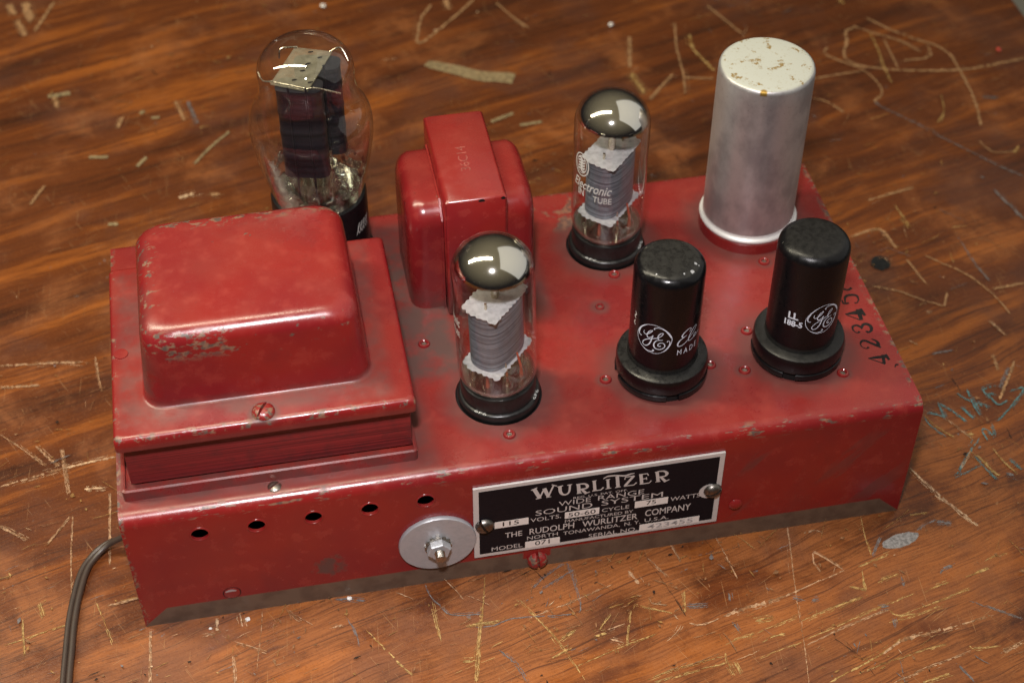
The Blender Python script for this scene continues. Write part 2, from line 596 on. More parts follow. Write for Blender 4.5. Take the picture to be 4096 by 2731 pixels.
def wood():
    b = NT("scratched_varnished_wood")
    p = b.coord()
    x, y, z = b.xyz
    ca, sa = math.cos(math.radians(15)), math.sin(math.radians(15))
    u = b.add(b.mul(x, ca), b.mul(y, sa))
    v = b.sub(b.mul(y, ca), b.mul(x, sa))
    warp = b.mul(b.sub(b.noise(b.vec(b.mul(u, 0.012), b.mul(v, 0.02), 0.0), 1.0, 3), 0.5), 14.0)
    vv = b.add(v, warp)
    big = b.noise(b.vec(b.mul(u, 0.0045), b.mul(vv, 0.045), 0.0), 1.0, 4, 0.6)
    streak = b.noise(b.vec(b.mul(u, 0.016), b.mul(vv, 0.22), 3.0), 1.0, 5, 0.65)
    fine = b.noise(b.vec(b.mul(u, 0.06), b.mul(vv, 1.1), 5.0), 1.0, 4, 0.7)
    pore = b.noise(b.vec(b.mul(u, 0.12), b.mul(vv, 2.4), 9.0), 1.0, 2, 0.6)
    k = b.add(b.add(b.mul(big, 0.60), b.mul(streak, 0.22)), b.mul(fine, 0.18))
    col = b.mix(b.ramp(k, 0.37, 0.51), (0.036, 0.0105, 0.0044), (0.102, 0.0270, 0.0068))
    col = b.mix(b.ramp(k, 0.50, 0.62), col, (0.250, 0.073, 0.0120))
    col = b.mix(b.ramp(streak, 0.60, 0.78, 0.0, 0.40), col, (0.045, 0.016, 0.009))
    col = b.mix(b.ramp(pore, 0.63, 0.70, 0.0, 0.5), col, (0.05, 0.016, 0.007))
    # varnish rubbed thin and greyed in patches; the gain towards the front is flash brightness painted into the colour
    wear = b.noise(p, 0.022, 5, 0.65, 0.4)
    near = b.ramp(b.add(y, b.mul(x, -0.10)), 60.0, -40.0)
    rub_sheen = b.mul(b.ramp(b.add(wear, b.mul(near, 0.16)), 0.50, 0.72), b.ramp(fine, 0.30, 0.62, 0.25, 0.75))
    col = b.mix(rub_sheen, col, (0.29, 0.098, 0.026))
    haze = b.mul(b.ramp(b.noise(b.vec(b.add(x, 70.0), y, 2.0), 0.018, 5, 0.62), 0.48, 0.66), b.ramp(fine, 0.25, 0.65, 0.3, 0.8))
    col = b.mix(b.mul(haze, 0.6), col, (0.072, 0.034, 0.026))
    grit = b.noise(p, 1.1, 4, 0.7)
    col = b.mix(b.ramp(grit, 0.56, 0.70, 0.0, 0.45), col, (0.27, 0.115, 0.040))
    col = b.mix(b.ramp(grit, 0.46, 0.30, 0.0, 0.50), col, (0.045, 0.017, 0.010))
    hair = b.noise(b.vec(b.mul(u, 0.05), b.mul(vv, 3.2), 21.0), 1.0, 2, 0.6)
    col = b.mix(b.ramp(hair, 0.62, 0.70, 0.0, 0.55), col, (0.040, 0.014, 0.007))
    vein = b.noise(b.vec(b.mul(u, 0.010), b.mul(vv, 0.75), 31.0), 1.0, 3, 0.6)
    col = b.mix(b.ramp(vein, 0.57, 0.66, 0.0, 0.60), col, (0.038, 0.0125, 0.0065))
    # fine criss-cross scuffing
    sc = None
    for i, (ang, sx, sy) in enumerate(((28, 0.05, 2.2), (-62, 0.05, 2.0), (85, 0.045, 2.4))):
        a = math.radians(ang)
        uu = b.add(b.mul(x, math.cos(a)), b.mul(y, math.sin(a)))
        wv = b.sub(b.mul(y, math.cos(a)), b.mul(x, math.sin(a)))
        q = b.ramp(b.noise(b.vec(b.mul(uu, sx), b.mul(wv, sy), 11.0 + i), 1.0, 1.5, 0.5), 0.69, 0.73)
        sc = q if sc is None else b.mx(sc, q)
    sc = b.mul(sc, b.ramp(b.noise(p, 0.03, 3), 0.42, 0.6, 0.05, 0.75))
    col = b.mix(b.mul(sc, 0.70), col, (0.33, 0.18, 0.075))
    blot = b.mul(b.ramp(b.noise(p, 0.16, 4, 0.62), 0.70, 0.74), 0.6)
    col = b.mix(blot, col, (0.30, 0.16, 0.07))
    gr = b.mul(b.ramp(b.noise(b.vec(b.add(x, 400.0), y, z), 0.13, 4, 0.62), 0.71, 0.75), 0.65)
    col = b.mix(gr, col, (0.13, 0.115, 0.11))
    rg = b.add(b.ramp(wear, 0.35, 0.7, 0.30, 0.46), b.mul(b.mx(rub_sheen, sc), 0.16))
    hgt = b.add(b.add(b.mul(fine, 0.5), b.mul(grit, 0.7)), b.sub(b.mul(b.noise(p, 0.25, 4), 0.4), b.mul(sc, 0.6)))
    return b.done(b.bsdf(Base_Color=col, Roughness=rg, Normal=b.bump(hgt, 0.34, 0.0003), Specular_IOR_Level=0.30))


def scratch_mat(name, colour, rough=0.6):
    b = NT(name)
    p = b.coord()
    n = b.noise(p, 0.7, 3, 0.7)
    col = b.mix(b.ramp(n, 0.36, 0.64), colour, tuple(c * 0.50 for c in colour))
    return b.done(b.bsdf(Base_Color=col, Roughness=rough, Specular_IOR_Level=0.25))


M_CHASSIS = red_paint("red_chassis_paint", chassis_feat)
M_DOME = red_paint("red_cover_paint", dome_feat)
M_RED = red_paint("red_part_paint", edge_feat)
M_REDPLAIN = red_paint("red_hardware_paint")
M_CORE = core_mat()
M_ALU = metal("aluminium_can", (0.66, 0.65, 0.65), 0.38, 0.22, (0.36, 0.34, 0.34), 0.12)
M_ZINC = metal("zinc_washer", (0.40, 0.41, 0.43), 0.42, 0.15, None, 0.35, 0.45)
M_STEEL = metal("worn_steel", (0.42, 0.39, 0.34), 0.38, 0.4, (0.10, 0.075, 0.05), 1.2)
M_DKSTEEL = metal("dark_screw_steel", (0.23, 0.21, 0.19), 0.36, 0.4, (0.06, 0.05, 0.04), 1.0)
M_PLATE = metal("etched_plate_metal", (0.56, 0.545, 0.53), 0.48, 0.12, None, 0.6, 0.3)
M_ENAMEL = plain("black_plate_enamel", (0.0055, 0.0055, 0.0085), 0.42, 0.14, 0.2, 0.8, 0.03)
M_BLACKINK = plain("black_ink", (0.010, 0.009, 0.009), 0.6)
M_WHITEINK = plain("pale_blue_white_print", (0.62, 0.68, 0.78), 0.55)
M_GREYINK = plain("pale_grey_print", (0.55, 0.55, 0.52), 0.6)
M_BAKE = dusty_black("black_bakelite", 0.30, [(-2, 12, 0.10)])
M_TUBE_OLD = dusty_black("black_tube_enamel_dusty", 0.20, [(56.2, 60, 0.24), (10.6, 13.0, 0.18)], spec=0.32)
M_TUBE_NEW = dusty_black("black_tube_enamel_satin", 0.30, [(56.9, 60, 0.14), (10.6, 13.0, 0.18)], spec=0.30)
M_GLASS = thin_glass("thin_clear_glass")
M_GETTER = getter_mat("silver_getter_film", 64.6, 0.06)
M_GETTER_LOW = None
M_MICA = plain("white_mica", (0.46, 0.46, 0.47), 0.5, 0.5, 0.28, 0.5, 0.05)
M_DARKHOLE = plain("dark_inside", (0.012, 0.010, 0.010), 0.8, 0.1)
M_CORD = plain("brown_cord_rubber", (0.050, 0.034, 0.026), 0.42, 0.5, 0.25, 0.15, 0.1)
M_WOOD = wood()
M_FLOOR = plain("pale_floor", (0.42, 0.42, 0.40), 0.6)

# ------------------------------------------------------------------ traced marks (millimetres on their own surface)
DATA = {
 'ge': [[[-34.397,28.0637,0.207],[-34.0959,26.1404,0.207],[-33.0596,24.2838,0.207],[-31.8076,22.9984,0.207],[-30.0537,21.9172,0.207],[-28.3017,21.6087,0.207],[-26.8473,21.5903,0.207],[-25.301,22.0447,0.207],[-23.8246,23.0341,0.207],[-22.4067,24.6959,0.207],[-21.4991,26.357,0.207],[-21.0325,28.2399,0.207],[-21.066,29.9187,0.207],[-21.5955,31.3917,0.207],[-22.6236,32.8366,0.207],[-24.0553,34.1471,0.207],[-25.8044,34.98,0.207],[-27.5731,35.3403,0.207],[-29.3865,34.9382,0.207],[-31.1108,33.9992,0.207],[-32.7436,32.3085,0.207],[-33.8117,30.4399,0.207],[-34.3298,28.8368,0.207],[-34.397,28.0637,0.207]],[[-30.5182,34.3118,0.086],[-32.5156,32.3522,0.38],[-33.5367,30.1739,0.553],[-33.6612,28.6437,0.45],[-33.1036,27.8672,0.311],[-32.5188,27.9338,0.484]],[[-27.6097,33.1992,0.588],[-27.3946,33.9931,0.311],[-26.1113,34.4231,0.277],[-24.73,34.1587,0.346],[-23.3252,33.2766,0.45],[-22.02,31.4098,0.519],[-21.3237,29.9422,0.242]],[[-22.712,27.9439,0.553],[-22.4995,28.5477,0.277],[-21.8044,28.2969,0.346],[-21.6353,27.0877,0.415],[-22.116,25.4189,0.553],[-23.1888,23.6994,0.45],[-24.6381,22.4261,0.138]],[[-27.858,23.2644,0.242],[-27.3005,23.0533,0.45],[-27.7102,22.4031,0.45],[-28.7117,22.1454,0.311],[-30.2794,22.2721,0.242],[-31.8162,23.114,0.138]],[[-31.4909,31.0987,0.207],[-31.6242,29.9857,0.242],[-30.8939,29.5455,0.311],[-29.8358,30.2372,0.346],[-28.7753,31.4999,0.311],[-28.2403,32.3411,0.277],[-28.4697,32.4751,0.277],[-29.3627,31.8008,0.311],[-30.1286,30.1921,0.346],[-30.1361,28.873,0.346],[-29.4252,28.4978,0.346],[-28.5329,29.2768,0.277],[-27.9091,30.1037,0.242],[-28.23,28.8885,0.346],[-28.578,27.1691,0.45],[-29.131,25.572,0.45],[-30.0228,24.3632,0.38],[-31.0193,24.0035,0.311],[-31.7004,24.5259,0.311],[-31.6103,25.6739,0.311],[-30.6075,26.963,0.311],[-29.2883,27.8979,0.311],[-27.6757,28.7656,0.311],[-26.3071,29.4933,0.311],[-25.2445,30.3727,0.277],[-24.4679,31.4773,0.277],[-24.4263,32.1259,0.311],[-24.933,32.1055,0.311],[-25.651,31.3473,0.346],[-26.09,30.1552,0.38],[-25.9358,29.1234,0.311],[-25.3017,28.6383,0.277],[-24.2959,28.879,0.242]],[[-25.2174,28.6575,0.242],[-26.2302,28.3195,0.311],[-27.0443,27.3291,0.415],[-27.3953,25.8728,0.484],[-27.0407,24.5568,0.484],[-25.9477,23.9907,0.415],[-24.59,24.3035,0.38],[-23.6306,25.2356,0.346],[-23.4498,26.3383,0.346],[-24.021,27.2867,0.311],[-24.8744,27.3381,0.311],[-25.692,26.7171,0.311],[-25.9008,25.9379,0.311],[-25.4386,25.4792,0.346],[-24.8621,25.8476,0.415]]],
 'elec': [[[-14.2313,30.7058,0.207],[-13.5342,31.7075,0.311],[-13.8466,32.4484,0.242],[-15.1429,32.2414,0.311],[-16.6563,31.1161,0.45],[-17.2755,29.8195,0.553],[-16.674,29.0706,0.38],[-15.3149,29.64,0.207]],[[-16.2734,28.9877,0.242],[-17.7436,28.1984,0.38],[-18.6435,26.8072,0.588],[-18.5361,25.4255,0.45],[-17.3048,25.1456,0.346],[-15.4105,26.2098,0.277],[-14.0221,27.5889,0.242],[-11.7677,29.6651,0.242],[-10.6131,31.5301,0.242],[-11.2277,32.0037,0.242],[-12.7158,30.9321,0.346],[-14.1018,28.3572,0.45],[-14.2388,26.3967,0.346],[-12.9131,26.1532,0.242],[-11.3799,26.7377,0.242],[-10.2503,27.8955,0.242],[-11.3999,27.9546,0.277],[-11.5986,26.6615,0.311],[-10.1312,26.717,0.242],[-8.3734,27.6273,0.242]]],
 'sten': [[[277.6442,26.3126,0.328],[280.0812,26.2535,0.891],[283.2837,26.0822,1.172],[284.6571,26.0574,1.407]],[[284.8065,27.1544,0.703],[285.0499,24.0445,0.844]],[[277.9265,26.1905,0.328],[280.3667,24.2643,0.375],[282.7989,22.3443,0.516]],[[283.6897,27.1977,0.797],[282.5293,22.4973,1.032]],[[279.8916,32.0414,0.844],[278.8956,31.3717,0.422],[277.6506,32.1264,0.328],[277.2766,33.923,0.422],[278.3009,35.389,0.797],[279.8045,35.3438,0.891],[281.2951,33.8448,0.797],[282.84,32.5114,1.032],[284.2644,30.859,0.703]],[[283.4944,31.5233,1.172],[284.0163,34.0163,0.844],[282.2888,35.9104,0.375]],[[279.3438,40.4942,0.844],[277.9202,40.0654,0.422],[277.1135,41.9761,0.516],[277.6915,43.6285,0.75],[279.2888,43.9588,0.797],[280.3979,42.7567,0.75],[280.5734,41.6652,0.328]],[[280.6424,42.0043,0.422],[281.7654,43.732,0.985],[283.356,43.8876,1.032],[284.3431,42.3539,1.032],[283.8729,40.3291,0.844],[282.3273,39.5716,0.75],[281.8461,40.366,0.75]],[[276.9674,50.5305,0.422],[281.1196,50.6324,1.501],[284.3163,50.1996,2.11]],[[283.825,52.4558,0.797],[284.202,48.4276,0.938]],[[277.333,50.1019,0.375],[281.6886,46.4095,0.469]],[[282.7382,52.303,1.407],[282.0489,46.3405,1.032]],[[278.3937,58.3991,0.375],[278.3528,56.4032,0.61],[280.475,56.1784,0.703]],[[279.0776,56.628,0.328],[280.1928,59.7004,0.844],[282.477,60.4368,0.938],[284.5882,59.7752,0.891],[284.85,57.7101,0.469],[283.7507,55.9146,0.375],[282.5742,55.8853,0.657]],[[280.5333,64.6088,0.938],[282.4611,63.3883,0.703],[284.3295,64.2521,0.844]],[[285.8189,20.0139,0.328],[286.8099,21.3394,0.516],[287.5112,20.8678,0.61]]],
 'wur': [[[144.4835,47.3108,1.573],[146.6536,41.7192,1.43]],[[146.6556,41.5566,0.644],[148.3462,46.4385,0.644]],[[148.2743,46.5615,1.502],[149.8985,41.681,1.287]],[[149.8304,41.5344,0.644],[151.6619,47.3983,0.715]],[[143.4412,46.586,0.358],[145.7047,47.5681,0.501]],[[150.9479,48.0912,0.358],[152.9,46.9064,0.501]],[[145.2487,41.3375,0.429],[147.2906,41.5196,0.429]],[[149.058,41.2782,0.358],[150.9619,41.4385,0.358]],[[154.0331,46.4911,1.287],[154.2748,43.4891,1.216],[155.1991,41.6622,0.93],[156.62,41.4472,0.787],[157.5754,42.8488,0.787],[157.7255,46.5681,0.858]],[[153.0874,46.3303,0.429],[155.1909,46.6043,0.429]],[[156.7069,46.4768,0.429],[158.5361,46.5461,0.429]],[[160.8424,46.028,1.287],[161.2385,41.1004,1.287]],[[159.9578,46.1199,0.429],[161.5448,46.1374,0.429]],[[160.3922,40.9141,0.429],[162.308,40.9658,0.429]],[[161.0151,46.1495,0.501],[163.2164,45.7622,0.787],[164.2558,44.2966,1.144],[163.5873,43.104,0.787],[161.2814,43.1944,0.501]],[[161.988,43.2499,0.93],[163.8567,40.3435,1.216],[165.2609,40.891,0.429]],[[166.6509,46.5948,1.144],[167.1284,41.387,1.144]],[[165.8709,46.6626,0.358],[167.5302,46.7182,0.358]],[[166.1419,41.1239,0.572],[169.3492,41.0468,0.572],[170.2958,42.2905,0.715]],[[171.6909,46.2688,1.001],[172.0814,41.3481,1.001]],[[171.0559,41.1475,0.429],[173.1912,41.2598,0.429]],[[170.839,46.2989,0.358],[172.61,46.3305,0.358]],[[175.1153,47.3715,1.287],[175.7225,41.3372,1.287]],[[174.6265,41.0981,0.429],[176.7675,41.1558,0.429]],[[169.9945,47.0208,0.358],[171.5429,48.0597,0.715],[174.7369,47.8813,0.715],[177.9724,47.0026,0.787],[180.0755,47.5472,0.715],[181.5629,47.6431,0.215]],[[178.0822,44.8415,0.429],[178.1574,46.1615,0.572],[181.5712,46.2027,0.572]],[[181.3909,46.2428,1.073],[178.3286,41.3985,1.073]],[[177.9111,41.1684,0.572],[181.6744,41.0782,0.572],[182.5778,42.2243,0.572]],[[183.9425,46.4764,1.216],[184.5691,41.2384,1.216]],[[183.2661,46.4665,0.501],[186.374,46.3639,0.501],[186.8747,45.1845,0.429]],[[184.4257,43.6934,0.501],[186.0676,43.7566,0.501]],[[186.0941,44.5015,0.358],[186.3315,42.9456,0.358]],[[183.8313,40.9718,0.572],[187.424,40.9221,0.572],[188.14,42.1108,0.429]],[[190.0098,46.4654,1.216],[190.7308,40.9377,1.216]],[[189.1538,46.4415,0.429],[190.4706,46.5235,0.429]],[[189.763,40.8843,0.429],[191.6295,40.9527,0.429]],[[190.1044,46.6577,0.501],[192.5541,46.3828,0.787],[193.8083,44.8231,1.216],[193.1121,43.4766,0.787],[190.671,43.4827,0.501]],[[191.4613,43.4679,0.93],[193.462,40.4886,1.216],[195.0001,41.1715,0.429]]],
 'plate': [["REG. U.S. PAT. OFF.",159.19,179.51,38.1,1.31],["WIDE",153.84,165.83,35.21,2.96],["RANGE",168.5,185.8,35.17,2.98],["SOUND",145.28,166.49,31.73,3.31],["SYSTEM",169.89,193.09,31.84,3.22],["VOLTS.",143.42,154.9,28.35,2.51],["CYCLE",170.23,180.58,27.97,2.36],["WATTS",196.19,207.61,28.35,2.63],["MANUFACTURED BY",156.41,182.2,25.09,1.8],["THE",133.95,140.35,21.47,3.28],["RUDOLPH",143.12,159.95,21.29,3.73],["WURLITZER",163.04,184.08,20.96,3.75],["COMPANY",186.93,204.44,21.68,4.08],["NORTH",142.24,153.85,18.28,2.28],["TONAWANDA,",155.92,177.44,17.89,2.29],["N. Y.",179.27,185.34,17.83,2.3],["U.S.A.",186.98,196.22,18.21,2.31],["MODEL",128.88,140.46,14.69,2.64],["SERIAL NO.",165.72,184.28,13.95,2.43]],
 'box_text': [["115",133.08,139.14,28.58,2.56],["50-60",157.6,167.88,28.04,2.57],["75",187.0,190.76,28.33,2.59],["071",145.25,150.83,14.33,2.65],["423455",188.26,205.92,13.94,2.72]],
 'boxes': [[130.08,142.69,27.72,31.33],[156.27,169.21,27.27,31.13],[182.65,195.29,27.27,31.29],[141.53,154.67,13.3,17.33],[185.2,208.36,13.28,17.06]],
